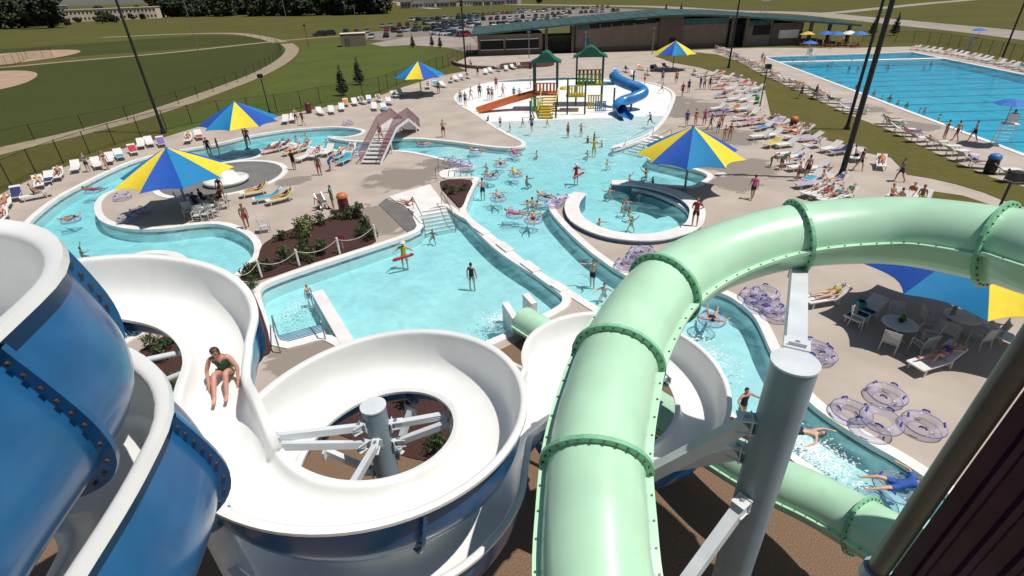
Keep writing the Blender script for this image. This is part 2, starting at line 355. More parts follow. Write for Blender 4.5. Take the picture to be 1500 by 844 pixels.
# little half-round landing in the river bend
p = [P(180, 388), P(186, 378), P(205, 370), P(230, 367.5), P(255, 369.5), P(272, 377), P(280, 388), P(260, 430), P(190, 430)]
p = catmull(p, 4, True)
slab('landing_coping', p, [offset(p, -.45)], .045, 1.3, M_coping); slab('landing', offset(p, -.44), [], .02, 1.2, M_deck)
# divider wall of the stair notch in the plunge pool
a, b = P(465, 428), P(512, 508)
d = MB().bar((a.x, a.y, -.75), (b.x, b.y, -.75), .55, 1.64).build('notch_wall', M_coping); d['kind'] = 'structure'
# stepped wall between plunge pool and channel: raised blocks
pa = [P(700, 335), P(732, 358), P(768, 386), P(812, 418), P(848, 441)]
for i, (u, v) in enumerate(zip(pa, pa[1:])):
    w = MB(); w.bar((u.x, u.y, .08), (u.lerp(v, .45).x, u.lerp(v, .45).y, .08), .52, .10)
    w.build('wall_cap', M_coping)['kind'] = 'structure'
# raised ring wall of the lagoon
rp = [(896, 269), (920, 269.5), (947, 273), (973, 279), (1000, 289), (1019, 304), (1021, 318), (1014, 332), (991, 342), (960, 349), (920, 349), (880, 341), (848, 325), (838, 309), (840, 296), (850, 284)]
rc = resample(catmull(G(rp, .2), 8), .5)
def wall_along(name, path, half, z0, z1, m):
    mb = MB(); n = len(path); vs = []
    for i, q in enumerate(path):
        t = (path[min(i + 1, n - 1)] - path[max(i - 1, 0)]).to_2d().normalized(); nn = Vector((t.y, -t.x)) * half
        vs += [(q.x + nn.x, q.y + nn.y, z0), (q.x + nn.x, q.y + nn.y, z1), (q.x - nn.x, q.y - nn.y, z1), (q.x - nn.x, q.y - nn.y, z0)]
    fs = [(i * 4 + k, i * 4 + k + 1, i * 4 + k + 5, i * 4 + k + 4) for i in range(n - 1) for k in range(3)]
    fs += [(0, 3, 2, 1), ((n - 1) * 4, (n - 1) * 4 + 1, (n - 1) * 4 + 2, (n - 1) * 4 + 3)]
    mb.add(vs, fs); return mb.build(name, m)
M_ringwall = mat('ring_wall_blue', (.10, .20, .30), .6, var=.1, vscale=4, coord='Position')
wall_along('lagoon_wall', rc, .40, -1.2, .22, M_ringwall)['kind'] = 'structure'
wall_along('lagoon_wall_cap', rc, .47, .224, .30, M_coping)['kind'] = 'structure'

# fields, roads, parking beyond the fence
def strip(name, px, width, z, m):
    c = resample(catmull(G(px), 8), 2.0); n = len(c); L, Rr = [], []
    for i, q in enumerate(c):
        t = (c[min(i + 1, n - 1)] - c[max(i - 1, 0)]).to_2d().normalized(); nn = Vector((t.y, -t.x)) * width / 2
        L.append(Vector((q.x + nn.x, q.y + nn.y, 0))); Rr.append(Vector((q.x - nn.x, q.y - nn.y, 0)))
    return slab(name, L + Rr[::-1], [], z, .012, m)
sheet('ball_field', [(-200, 268), (0, 214), (100, 193), (200, 168), (300, 135), (380, 105), (412, 85), (416, 72), (395, 62), (300, 72), (200, 80), (80, 92), (-200, 118)], -.016, M_field, .012, 3)
sheet('ball_field', [(-200, 82), (0, 72), (150, 62), (300, 52), (380, 55), (395, 60), (300, 69), (150, 80), (50, 88), (-200, 108)], -.016, M_field, .012, 3)
sheet('grass_bank', [(255, 196), (330, 176), (440, 158), (520, 146), (585, 126), (640, 108), (655, 90), (600, 68), (545, 62), (470, 62), (440, 74), (430, 92), (390, 118), (320, 148), (250, 176)], -.016, M_slope, .012, 3)
strip('path', [(-250, 285), (0, 221), (100, 198), (200, 172), (300, 139), (380, 108), (418, 86), (428, 72), (420, 64)], 3.4, -.008, M_path)
strip('path', [(-200, 113), (0, 99), (100, 90), (250, 77), (400, 61), (470, 55), (530, 51)], 3.0, -.004, M_path)
strip('path', [(150, 55), (260, 50), (340, 49), (385, 55), (410, 62)], 4.5, -.012, M_path)
def disc(px, py, rx, ry, n=40):
    return [(px + rx * math.cos(i * 2 * math.pi / n), py + ry * math.sin(i * 2 * math.pi / n)) for i in range(n)]
sheet('infield', [(-140, 150), (-60, 140), (0, 131), (40, 120), (55, 109), (40, 104), (0, 104), (-140, 112)], .002, M_dirt, .012, 3)
sheet('infield', [(-100, 98), (0, 95), (40, 90), (90, 83), (118, 76), (105, 73), (60, 74), (10, 78), (-100, 88)], .002, M_dirt, .012, 3)
sheet('parking_lot', [(500, 53), (540, 47), (640, 40), (690, 26), (760, 16), (880, 11), (960, 15), (960, 26), (800, 42), (720, 60), (690, 78), (640, 66), (600, 63), (545, 58)], -.014, M_lot, .012)
sheet('lot_apron', [(543, 64), (590, 56), (640, 52), (690, 54), (700, 66), (660, 70), (600, 66), (560, 68)], -.006, M_road, .012)
strip('road', [(700, 6), (850, 8), (960, 10), (1060, 16), (1170, 19), (1250, 26), (1350, 36), (1450, 46), (1600, 64), (1800, 95)], 13, -.010, M_road)
strip('road', [(1180, 21), (1230, 18), (1290, 12), (1360, 5), (1420, 0)], 8, -.004, M_road)
strip('road', [(430, -2), (560, 2), (590, 8), (640, 13)], 9, -.006, M_road)

# low brown seat wall curving in front of the bathhouse plaza
sw = wall_along('seat_wall', resample(catmull(G([(664, 89), (667, 95), (690, 100), (730, 101.5), (775, 100)]), 8), 1.0), .25, -.05, .5, mat('seat_wall_brown', (.20, .13, .10), .85, coord='Position', vscale=2)); setp(sw, 'low brown curved seat wall in front of the bathhouse', 'wall')

# foam where jets and outlet churn; flecks in the notch imitate caustic light
M_foam_caustic = mat('foam_caustic_white', (.82, .86, .86), .8, var=.05)
rf = random.Random(4)
def foam(px_line, spread, n, z=-.163):
    mb = MB(); c = catmull(G(px_line, z), 6)
    for _ in range(n):
        q = c[int(rf.random() ** 1.3 * (len(c) - 1))]; r = .006 + .026 * rf.random() ** 3; x, y = q.x + rf.gauss(0, spread), q.y + rf.gauss(0, spread)
        a = rf.random() * 6; k = 6; el = 1 + rf.random()
        ring = [(x + r * el * math.cos(a + i * 1.047), y + r * math.sin(a + i * 1.047), z) for i in range(k)]
        mb.add(ring + [(x, y, z + r * .6)], [(i, (i + 1) % k, k) for i in range(k)])
    o = mb.build('foam', M_foam_caustic); o['kind'] = 'stuff'; o['label'] = 'white flecks of churned foam and imitated caustic light on the pool water'; o['category'] = 'foam'
foam([(1150, 640), (1185, 655), (1215, 675), (1245, 700)], .36, 2600); foam([(748, 476), (735, 470), (722, 462)], .35, 1300, -.143); foam([(1010, 500), (1040, 520), (1075, 545)], .45, 1100); foam([(405, 470), (430, 452), (445, 440)], .45, 500, -.143)
# ------------------------------------------------------------------ slides
M_blue = mat('blue_gelcoat', (.016, .13, .325), .28, var=.10, vscale=2.2, coat=.35, coord='Position', bump=.02, bscale=3)
M_white = mat('white_gelcoat', (.80, .81, .79), .30, var=.035, vscale=1.4, coat=.3, coord='Position', bump=.015, bscale=4)
M_mint = mat('mint_gelcoat', (.50, .79, .56), .30, var=.06, vscale=1.3, coat=.3, coord='Position', bump=.02, bscale=4)
M_mint_shaded = mat('mint_shaded', (.24, .56, .34), .4, var=.10, vscale=5, coord='Position')  # shadow on the ring flanges painted in as a darker mint
M_bolt = mat('bolt_steel', (.16, .12, .10), .45, metal=.6, var=.3, vscale=30)
M_boltl = mat('bolt_zinc', (.45, .46, .46), .4, metal=.7, var=.2, vscale=30)
M_steel = mat('painted_column', (.24, .325, .375), .38, var=.07, vscale=1.1, coord='Position', bump=.03, bscale=6)
M_steelw = mat('painted_arm', (.66, .70, .73), .38, var=.06, vscale=2, coord='Position')

BANK = 0
class Frame:
    """Points and axes along a path: t forward, l level to the side (right of travel), u up."""
    def __init__(s, ctrl, step):
        base = catmull([Vector(c[:3]) for c in ctrl], 24)
        e = []
        for i in range(len(ctrl) - 1):
            for k in range(24): e.append(ctrl[i][3] + (ctrl[i + 1][3] - ctrl[i][3]) * k / 24 if len(ctrl[0]) > 3 else 0)
        e.append(ctrl[-1][3] if len(ctrl[0]) > 3 else 0)
        bk = []
        for i in range(len(ctrl) - 1):
            b0 = R_(ctrl[i][4] if len(ctrl[i]) > 4 else 0); b1 = R_(ctrl[i + 1][4] if len(ctrl[i + 1]) > 4 else 0)
            bk += [b0 + (b1 - b0) * k / 24 for k in range(24)]
        bk.append(bk[-1])
        sc = []
        for i in range(len(ctrl) - 1):
            b0 = ctrl[i][5] if len(ctrl[i]) > 5 else 1.0; b1 = ctrl[i + 1][5] if len(ctrl[i + 1]) > 5 else 1.0
            sc += [b0 + (b1 - b0) * k / 24 for k in range(24)]
        sc.append(sc[-1])
        dist = [0]
        for a, b in zip(base, base[1:]): dist.append(dist[-1] + (b - a).length)
        n = int(dist[-1] / step) + 1; s.p = []; s.e = []; s.b = []; s.s = []; j = 0
        for i in range(n + 1):
            d = dist[-1] * i / n
            while j < len(dist) - 2 and dist[j + 1] < d: j += 1
            f = (d - dist[j]) / max(1e-9, dist[j + 1] - dist[j]); s.p.append(base[j].lerp(base[j + 1], f)); s.e.append(e[j] + (e[j + 1] - e[j]) * f); s.b.append(bk[j] + (bk[j + 1] - bk[j]) * f); s.s.append(sc[j] + (sc[j + 1] - sc[j]) * f)
        for _ in range(6): s.e = [s.e[0]] + [(s.e[i - 1] + 2 * s.e[i] + s.e[i + 1]) / 4 for i in range(1, n)] + [s.e[-1]]
        s.t = []; s.l = []; s.u = []
        for i in range(n + 1):
            t = (s.p[min(i + 1, n)] - s.p[max(i - 1, 0)]).normalized(); l = t.cross(Vector((0, 0, 1))).normalized(); s.t.append(t); s.l.append(l); s.u.append(l.cross(t).normalized())
        s.n = n + 1; s.step = dist[-1] / n
PROF = [(-.60, .28), (-.52, .295), (-.475, .28), (-.44, .17), (-.375, .075), (-.25, .02), (-.06, 0), (.13, .012), (.28, .06), (.395, .16), (.465, .32), (.495, .55), (.505, .80), (.52, .86), (.56, .88), (.64, .875)]
PROF = [(p.x, p.y) for p in catmull([Vector((a, b, 0)) for a, b in PROF], 3)]
NL = 3 * 2          # profile points that belong to each lip
def prof(e):
    out = []; n = len(PROF)
    for i in range(n):
        a = PROF[i]; b = (-PROF[n - 1 - i][0], PROF[n - 1 - i][1]); w = (e + 1) / 2
        out.append((b[0] + (a[0] - b[0]) * w, b[1] + (a[1] - b[1]) * w))
    return out
def ext(pr, d):
    """Outer skin of a profile: the curve pushed outwards, lips left out."""
    k = pr[NL:-NL]; out = []
    for i, q in enumerate(k):
        a = k[max(i - 1, 0)]; b = k[min(i + 1, len(k) - 1)]; t = Vector((b[0] - a[0], b[1] - a[1])).normalized(); out.append((q[0] + t.y * d, q[1] - t.x * d - .15 * max(0, 1 - q[1] / .6)))
    return out
def place(F, i, q, bank):
    e = F.e[i]; a = F.b[i] * e
    k = F.s[i]; x = (q[0] * math.cos(a) - q[1] * math.sin(a)) * k; z = (q[0] * math.sin(a) + q[1] * math.cos(a)) * k
    return F.p[i] + F.l[i] * x + F.u[i] * z
def loft(mb, rows, mi=0, smooth=True):
    n = len(rows[0]); vs = [v for r in rows for v in r]
    mb.add(vs, [(j * n + k, j * n + k + 1, (j + 1) * n + k + 1, (j + 1) * n + k) for j in range(len(rows) - 1) for k in range(n - 1)], mi, smooth)
def bolt_shape(mb, c, nrm, r=.022, h=.02):
    nrm = nrm.normalized(); x = nrm.orthogonal().normalized(); y = nrm.cross(x)
    ring = [c + (x * math.cos(k * math.pi / 3) + y * math.sin(k * math.pi / 3)) * r for k in range(6)]; top = [p + nrm * h for p in ring]
    mb.add(ring + top, [(k, (k + 1) % 6, 6 + (k + 1) % 6, 6 + k) for k in range(6)] + [tuple(range(6, 12))])
def flume(root, F, joints, bank):
    joints = [0] + joints + [F.n - 1]
    for a, b in zip(joints, joints[1:]):
        lin, sh = MB(), MB(); rl, rs = [], []
        for i in range(a, b + 1):
            pr = prof(F.e[i]); rl.append([place(F, i, q, bank) for q in pr]); rs.append([place(F, i, q, bank) for q in ext(pr, .045)])
        loft(lin, rl)
        und = []      # underside and edge of the lips so that they have thickness
        for side in (0, -1):
            rows = []
            for i in range(a, b + 1):
                pr = prof(F.e[i]); q0 = pr[side]; q1 = pr[NL if side == 0 else -NL - 1]
                rows.append([place(F, i, q0, bank), place(F, i, (q0[0], q0[1] - .05), bank), place(F, i, (q1[0] + (-.03 if side == 0 else .03), q0[1] - .06), bank)])
            loft(lin, rows, 0, False)
        loft(sh, rs)
        seg = sh.build('flume_segment', M_blue, root); lin.build('lining', M_white, seg)
        if b < F.n - 1:
            fl, bo = MB(), MB(); i = b; pr = prof(F.e[i]); i0 = ext(pr, .040); i1 = ext(pr, .135)
            off = F.t[i] * .022
            A = [place(F, i, q, bank) for q in i0]; B = [place(F, i, q, bank) for q in i1]
            loft(fl, [[p - off for p in A], [p - off for p in B], [p + off for p in B], [p + off for p in A]], 0, False)
            run = 0.0
            for k in range(len(A)):
                run += (A[k] - A[k - 1]).length if k else .09
                if run > .11:
                    run = 0.0; c = A[k].lerp(B[k], .5)
                    for s_ in (-1, 1): bolt_shape(bo, c + off * s_, F.t[i] * s_, .017, .02)
            f = fl.build('joint_flange', M_blue, seg)
            bo.build('flange_bolts', M_bolt, seg)['kind'] = 'stuff'
W = lambda x, y, z: tuple(P(x, y, z))
def arc(cx, cy, r, a0, a1, z0, z1, e, n):
    return [(cx + r * math.cos(R_(a0 + (a1 - a0) * i / n)), cy + r * math.sin(R_(a0 + (a1 - a0) * i / n)), z0 + (z1 - z0) * i / n, e) for i in range(n + 1)]
ctrl = [(-8.6, 3.2, 10.2, -1, 10, 1.2), (-6.9, 3.7, 9.95, -1, 16, 1.25), (-5.6, 3.82, 9.8, -1, 18, 1.3)]
ctrl += [(*q, 18, 1.3) for q in arc(-4.60, 2.85, .98, 85, 0, 9.68, 9.56, -1, 3)]
ctrl += [(-3.6, 2.1, 9.45, -1, 18, 1.3), (-3.55, 1.2, 9.33, -1, 18, 1.3), (-3.9, .1, 9.2, -1, 18, 1.3), (-5.0, -.35, 9.05, -1, 18, 1.3), (-6.1, .5, 8.9, -1, 18, 1.3), (-6.45, 2.2, 8.65, -1, 18, 1.3), (-5.8, 3.7, 8.4, -1, 18, 1.3)]
ctrl += [(*q, 18, 1.3) for q in arc(-4.5, 2.95, 1.08, 85, 0, 8.22, 8.06, -1, 3)]
ctrl += [(-3.36, 2.2, 8.02, -1, 18, 1.3), (-3.36, 1.2, 7.99, -1, 18, 1.3), (-3.9, .1, 7.97, -1, 15, 1.25), (-5.3, -.3, 7.96, -1, 10, 1.1), (-7.0, .6, 7.95, -1, 6), (-8.5, 3.2, 7.93, -1), (-8.7, 6.0, 7.9, -1), (-8.0, 7.35, 7.88, -1)]
ctrl += arc(-6.35, 6.0, 1.9, 108, 5, 7.84, 7.33, -1, 5)
ctrl += [(-4.32, 5.75, 7.15, -.8, 6), (-4.02, 5.2, 6.92, .3, 4)]
ctrl += arc(-2.4, 6.3, 1.95, 222, 540, 6.72, 5.28, 1, 16) + arc(-2.4, 6.3, 1.95, 560, 720, 5.2, 4.68, 1, 8)
ctrl += [(-.25, 7.3, 4.42, .6, 5), (.3, 8.5, 4.16, -.3, 5), (.68, 9.4, 3.98, -.9, 7)]
ctrl += arc(2.72, 10.15, 1.93, 178, -170, 3.88, 2.35, -1, 15)
ctrl += [(.55, 11.6, 2.0, -.2, 4), (-.3, 13.0, 1.4, 0), (-1.2, 14.6, .8, 0)]
FL = Frame(ctrl, .14)
slide = empty('open_water_slide', (0, 0, 0))
setp(slide, 'blue open water slide with white lining winding down in loops', 'water slide')
# joint positions: nearest path point to chosen places, else every 2.4 m
want = [P(128, 420, 10.35), P(20, 640, 9.9), P(268, 650, 8.9)]
joints = []
acc = 0
for i in range(FL.n):
    acc += FL.step
    if acc >= 2.35: joints.append(i); acc = 0
for w in want:
    i = min(range(FL.n), key=lambda k: (FL.p[k] - w).length); joints = [j for j in joints if abs(j - i) > 7] + [i]
joints = sorted(j for j in set(joints) if 6 < j < FL.n - 6)
flume(slide, FL, joints, BANK)

# enclosed mint slide
def tube_slide(root, F, joints, r=.60, na=28, m=M_mint):
    joints = [0] + joints + [F.n - 1]
    for a, b in zip(joints, joints[1:]):
        sh = MB(); rows = []
        for i in range(a, b + 1): rows.append([F.p[i] + (F.l[i] * math.cos(k * 2 * math.pi / na) + F.u[i] * math.sin(k * 2 * math.pi / na)) * r for k in range(na + 1)])
        loft(sh, rows); seg = sh.build('tube_segment', m, root)
        for s_ in (-1, 1):
            sf, bo = MB(), MB(); rws = []
            for i in range(a, b + 1):
                c = F.p[i]; L = F.l[i] * s_
                rws.append([c + L * (r - .02) + F.u[i] * .03, c + L * (r + .085) + F.u[i] * .03, c + L * (r + .085) - F.u[i] * .03, c + L * (r - .02) - F.u[i] * .03])
            loft(sf, rws, 0, False); sfo = sf.build('seam_flange', m, seg)
            acc = 0
            for i in range(a + 1, b):
                acc += F.step
                if acc > .28: bolt_shape(bo, F.p[i] + F.l[i] * s_ * (r + .05) + F.u[i] * .03, F.u[i], .014, .014); acc = 0
            if bo.v: bo.build('seam_bolts', M_bolt, seg)['kind'] = 'stuff'
        if b < F.n - 1:
            fl, bo = MB(), MB(); off = F.t[b] * .028; rr = (r - .01, r + .10)
            pts = lambda q, o: [F.p[b] + (F.l[b] * math.cos(k * 2 * math.pi / na) + F.u[b] * math.sin(k * 2 * math.pi / na)) * q + o for k in range(na + 1)]
            loft(fl, [pts(rr[0], -off), pts(rr[1], -off), pts(rr[1], off), pts(rr[0], off)], 0, False); fl.build('ring_flange', M_mint_shaded, seg)
            for k in range(na):
                for s_ in (-1, 1):
                    an = (k + .5) * 2 * math.pi / na; bolt_shape(bo, F.p[b] + (F.l[b] * math.cos(an) + F.u[b] * math.sin(an)) * (r + .05) + off * s_, F.t[b] * s_, .016, .02)
            bo.build('ring_bolts', M_bolt, seg)['kind'] = 'stuff'
TC = [(11.5, 1.5, 9.6), (10.6, 4.6, 9.2), W(1580, 385, 9.0), W(1465, 360, 8.85), W(1310, 338, 8.66), W(1167, 346, 8.45), W(1060, 374, 8.25), W(972, 424, 8.05), W(915, 505, 7.85), W(888, 590, 7.68), W(874, 665, 7.52), W(872, 760, 7.35), W(876, 860, 7.18),
      (.78, 1.6, 6.85), (1.7, -.1, 6.4), (4, -1.4, 5.6), (7, -1, 4.6), (9.2, 1.6, 3.7), (8.9, 4.4, 3.0), W(1300, 792, 2.55), W(1200, 735, 2.2), W(1090, 682, 1.85), W(960, 600, 1.3), W(860, 528, .95), W(800, 490, .72), W(768, 470, .62)]
FT = Frame(TC, .15)
tube = empty('enclosed_water_slide', (0, 0, 0)); setp(tube, 'pale green enclosed tube slide curving over the pools', 'water slide')
tj = []
for q in [W(1465, 358, 8.85), W(1167, 346, 8.45), W(972, 424, 8.05), W(899, 528, 7.8), W(873, 690, 7.48), W(1258, 768, 2.45)]:
    q = Vector(q); tj.append(min(range(FT.n), key=lambda k: (FT.p[k] - q).length))
acc = 0
for i in range(FT.n):
    acc += FT.step
    if FT.p[i].y < 3.0 and acc > 2.8: tj.append(i); acc = 0
tj = sorted(j for j in set(tj) if 6 < j < FT.n - 6); tj = [j for k, j in enumerate(tj) if k == 0 or j - tj[k - 1] > 5]
tube_slide(tube, FT, tj)
# concrete outlet cheeks of the tube at the plunge pool
for (a, b) in (((741, 468), (756, 492)), ((770, 455), (783, 470))):
    u, v = P(*a), P(*b)
    o = MB().bar((u.x, u.y, .25), (v.x, v.y, .25), .28, 1.3).build('outlet_cheek', M_coping); setp(o, 'pale upright block beside the mouth of the green tube slide', 'block', 'blocks at the tube mouth')

# support columns
def column(name, x, y, top, r, label, arms=(), mats=(M_steel, M_steelw), cap=True, ep=.30):
    e = empty(name, (x, y, 0)); setp(e, label, 'column')
    mb = MB().lathe([(r, -.1), (r, top)], 28); mb.build('shaft', mats[0], e)
    if cap: MB().lathe([(0, top + .012), (r + .012, top + .01), (r + .012, top - .02)], 28, smooth=False).build('cap', mats[1], e)
    MB().lathe([(r + .2, -.1), (r + .2, .06), (r, .06)], 24, smooth=False).build('base_plate', mats[0], e)
    for (z0, tx, ty, tz, w, h) in arms:
        d = Vector((tx - x, ty - y, 0)).normalized(); a = Vector((0, 0, z0)) + d * (r - .03); b = Vector((tx - x, ty - y, tz))
        arm = MB().bar(a + d * .12, b, w, h).build('arm', mats[1], e)
        k = MB(); k.box(a + d * .07, (.02, .22, h * 1.5), M=None, rz=math.atan2(d.y, d.x)); k.box(a + d * .14 + Vector((0, 0, h / 2 + .012)), (.26, w * 1.25, .02), rz=math.atan2(d.y, d.x)); k.box(a + d * .14 - Vector((0, 0, h / 2 + .012)), (.26, w * 1.25, .02), rz=math.atan2(d.y, d.x))
        kb = k.build('bracket', mats[1], arm)
        bt = MB(); bolt_shape(bt, a + d * .14 + Vector((0, 0, h / 2 + .022)), Vector((0, 0, 1)), .035, .03); bt.build('bolt', M_boltl, kb)
        e2 = MB(); e2.box(b, (.03, ep, h * 1.6), rz=math.atan2(d.y, d.x)); e2.build('end_plate', mats[1], arm)
    return e
cx, cy = -2.4, 6.3
ri = 1.36
def on(cx, cy, r, a): return cx + r * math.cos(R_(a)), cy + r * math.sin(R_(a))
arms = []
for a, z0, tz in ((200, 6.05, 6.75), (206, 5.65, 6.7), (35, 5.85, 5.9), (28, 5.45, 5.85), (268, 5.7, 6.45), (75, 4.9, 5.55), (150, 4.7, 5.2)):
    tx, ty = on(cx, cy, ri, a); arms.append((z0, tx, ty, tz, .10, .12))
column('slide_support_column', cx - .1, cy + .6, 6.35, .215, 'grey blue round column inside the loop of the open slide', arms)
cR = ray(1165, 530) * 6.7 + Vector((0, 0, CAM_H))
tp = Vector(W(1170, 392, 7.80)); armsR = [(cR.z - .14, tp.x, tp.y, tp.z, .26, .30)]
for (z0, q) in ((cR.z - 1.15, Vector(W(930, 706, 5.6))), (cR.z - 1.85, Vector(W(930, 690, 5.0))), (cR.z - 2.5, Vector((1.3, 3.6, 4.2)))): armsR.append((z0, q.x, q.y, q.z, .17, .20))
column('slide_support_column', cR.x, cR.y, cR.z, .285, 'thick grey blue column holding up the green tube slide', armsR)
column('slide_support_column', 2.72, 10.15, 4.0, .2, 'grey blue column in the loop below the green tube slide', [(3.6, *on(2.72, 10.15, ri, a), z, .1, .12) for a, z in ((20, 3.6), (140, 4.1), (260, 3.2))])
q = Vector(W(60, 560, 7.5)); h1 = Vector(W(263, 517, 7.55)); h2 = Vector(W(268, 547, 7.4))
e = column('slide_support_column', q.x, q.y, 7.9, .22, 'grey column under the upper bend of the open slide')
for (a_, b_) in ((Vector((0, 0, 7.5)), h1), (Vector((0, 0, 6.7)), h2)):
    MB().tube([a_, Vector((b_.x - q.x, b_.y - q.y, b_.z))], .05, 10).build('arm', M_steelw, e)
q = Vector(W(306, 752, 6.9))
e = column('slide_support_column', q.x, q.y, 6.95, .17, 'short pale bolted column top tucked between two flume bends', (), (M_steelw, M_steelw))
fb = MB().lathe([(.17, 6.78), (.27, 6.78), (.27, 6.83), (.17, 6.83)], 24, smooth=False).build('flange', M_steelw, e)
bt = MB()
for k in range(10): bolt_shape(bt, Vector((.22 * math.cos(k * .628), .22 * math.sin(k * .628), 6.83)), Vector((0, 0, 1)), .02, .03)
bt.build('bolts', M_boltl, fb)['kind'] = 'stuff'

# stair tower guard beside the viewer: round rail and ribbed panel
M_rail = mat('taupe_rail', (.115, .10, .080), .4, var=.1, vscale=5, metal=.2)
M_panel = mat('plum_panel', (.034, .006, .034), .40, var=.2, vscale=6, metal=.1)
g = empty('tower_guard', (0, 0, 0)); setp(g, 'dark plum ribbed metal panel with a taupe round edge post', 'guard panel')
def D(x, y, d): return ray(x, y) * d + Vector((0, 0, CAM_H))
ra, rb = D(1540, 462, 1.62), D(1283, 838, 2.55); rc2 = rb + (rb - ra) * .6
MB().tube([ra, rb, rc2], .045, 18).build('post', M_rail, g)
MB().tube([rb + (ra - rb) * .02, rb + (rb - ra) * .03], .062, 18).build('collar', M_steel, g)
dirp = (D(1700, 700, 1.55) - D(1400, 680, 2.0)); ax = (rb - ra).normalized(); dirp = (dirp - ax * dirp.dot(ax)).normalized()
nrm = ax.cross(dirp).normalized()
pn = MB(); rows = []; wd = 1.5; nst = 60
prof_x = []
for k in range(15):
    x = .05 + k * .1; prof_x += [(x, 0), (x + .055, 0), (x + .068, .028), (x + .088, .028)]
top, bot = ra - ax * .6, rb + ax * 1.4
pn.add([b_ + dirp * x + nrm * h for b_ in (top, bot) for x, h in prof_x], [(k, k + 1, len(prof_x) + k + 1, len(prof_x) + k) for k in range(len(prof_x) - 1)])
pn.add([b_ + dirp * x + nrm * (h - .012) for b_ in (top, bot) for x, h in prof_x], [(k, k + 1, len(prof_x) + k + 1, len(prof_x) + k) for k in range(len(prof_x) - 1)])
pn.build('ribbed_panel', M_panel, g)
# ------------------------------------------------------------------ shade umbrellas
M_uy = mat('canopy_yellow', (.80, .62, .035), .8, var=.03, vscale=3); M_ub = mat('canopy_blue', (.010, .085, .42), .8, var=.03, vscale=3); M_ub_sunlit = mat('canopy_blue_sunlit', (.006, .20, .44), .8, var=.03, vscale=3)  # teal paints the sunlit half of a blue panel
M_pole = mat('grey_pole', (.22, .23, .24), .5, var=.1)
def umbrella(loc, rot, label, R=3.55, ze=2.5, za=4.35):
    e = empty('shade_umbrella', loc, rot); setp(e, label, 'umbrella', 'big shade umbrellas')
    MB().tube([(0, 0, -.02), (0, 0, za - .1)], .075, 12).build('pole', M_pole, e)
    MB().lathe([(.28, 0), (.28, .03), (.1, .05), (.075, .3)], 16).build('base_plate', M_pole, e)
    n = 9
    for k in range(n):
        a0, a1 = k * 2 * math.pi / n, (k + 1) * 2 * math.pi / n; mb = MB(); rows = []; nr, na = 7, 7
        for th in (0, -.012):
            rows = []
            for i in range(nr):
                f = .02 + .98 * i / (nr - 1); row = []
                for j in range(na):
                    g = j / (na - 1); a = a0 + (a1 - a0) * g; sc = 4 * g * (1 - g)
                    c0 = Vector((math.cos(a0), math.sin(a0), 0)); c1 = Vector((math.cos(a1), math.sin(a1), 0))
                    d = c0.lerp(c1, g) * f * R * (1 - .13 * sc * f ** 3)
                    z = za + (ze - za) * (f * .9 + .1 * f * f) - .05 * sc * math.sin(math.pi * f) + th
                    row.append(Vector((d.x, d.y, z)))
                rows.append(row)
            loft(mb, rows)
        mb.build('canopy_panel', [M_uy, M_ub, M_ub_sunlit][k % 3], e)
        a = a0; MB().bar((.05 * math.cos(a), .05 * math.sin(a), za - .06), (R * .97 * math.cos(a), R * .97 * math.sin(a), ze - .035), .035).build('rib', M_pole, e)
    MB().lathe([(0, za + .09), (.09, za + .05), (.10, za - .03)], 12).build('finial', M_pole, e)
    return e
UM = [((243, 216), 225, 'striped umbrella whose shade covers patio chairs by the splash pad'), ((343, 149), 280, 'striped umbrella over the narrow river near the trash barrel'),
      ((612, 90), 246, 'striped umbrella standing beside the fence and grassy bank'), ((990, 60), 168, 'striped umbrella near the bathhouse lawn'), ((1016, 185), 170, 'striped umbrella at the edge of the round lagoon')]
for (px, rot, lab) in UM:
    p = P(*px, 4.35); umbrella((p.x, p.y, 0), R_(rot), lab)
c1, c2 = P(1334, 436, 2.5), P(1447, 471, 2.5)
mid = (c1 + c2) / 2; d = (c2 - c1); hl = math.sqrt(max(.1, 3.55 ** 2 - (d.length / 2) ** 2)); nr = Vector((-d.y, d.x, 0)).normalized()
if nr.y < 0: nr = -nr
uc = mid + nr * hl; ang = math.atan2(c2.y - uc.y, c2.x - uc.x)
rr = 3.75
umbrella((uc.x, uc.y, 0), ang - R_(120), 'striped umbrella shading the round cafe tables')
U5 = Vector((uc.x, uc.y, 0))

# ------------------------------------------------------------------ bathhouse
M_blk = mat('tan_block', (.235, .19, .15), .85, coord='Position', vscale=.8, rgb2=(.19, .155, .12), vdetail=5)
M_blk2 = mat('brown_block', (.15, .115, .09), .85, coord='Position', vscale=.8, rgb2=(.12, .09, .07), vdetail=5)
M_roof = mat('green_roof', (.055, .115, .10), .45, var=.15, vscale=.4, coord='Position', metal=.2)
M_glass = mat('teal_glass', (.03, .11, .13), .12, var=.2, vscale=1.0)
M_dark = mat('dark_opening', (.018, .016, .016), .9)
M_wht = mat('white_paint', (.74, .73, .71), .5, var=.06, vscale=2)
bh = empty('bathhouse', (0, 123, 0)); setp(bh, 'long tan bathhouse with a low curving green metal roof', 'building')
RX = [(-6.8, 4.3), (2, 4.9), (11, 5.45), (20.7, 6.05), (32, 6.6), (39, 6.65), (46.6, 6.3), (53, 5.75), (60, 5.1), (68, 4.35), (75.6, 3.6)]
def roof_z(x):
    for (a, za), (b, zb) in zip(RX, RX[1:]):
        if x <= b: return za + (zb - za) * (x - a) / (b - a)
    return RX[-1][1]
rc = catmull([Vector((x, 0, z)) for x, z in RX], 5); mb = MB()
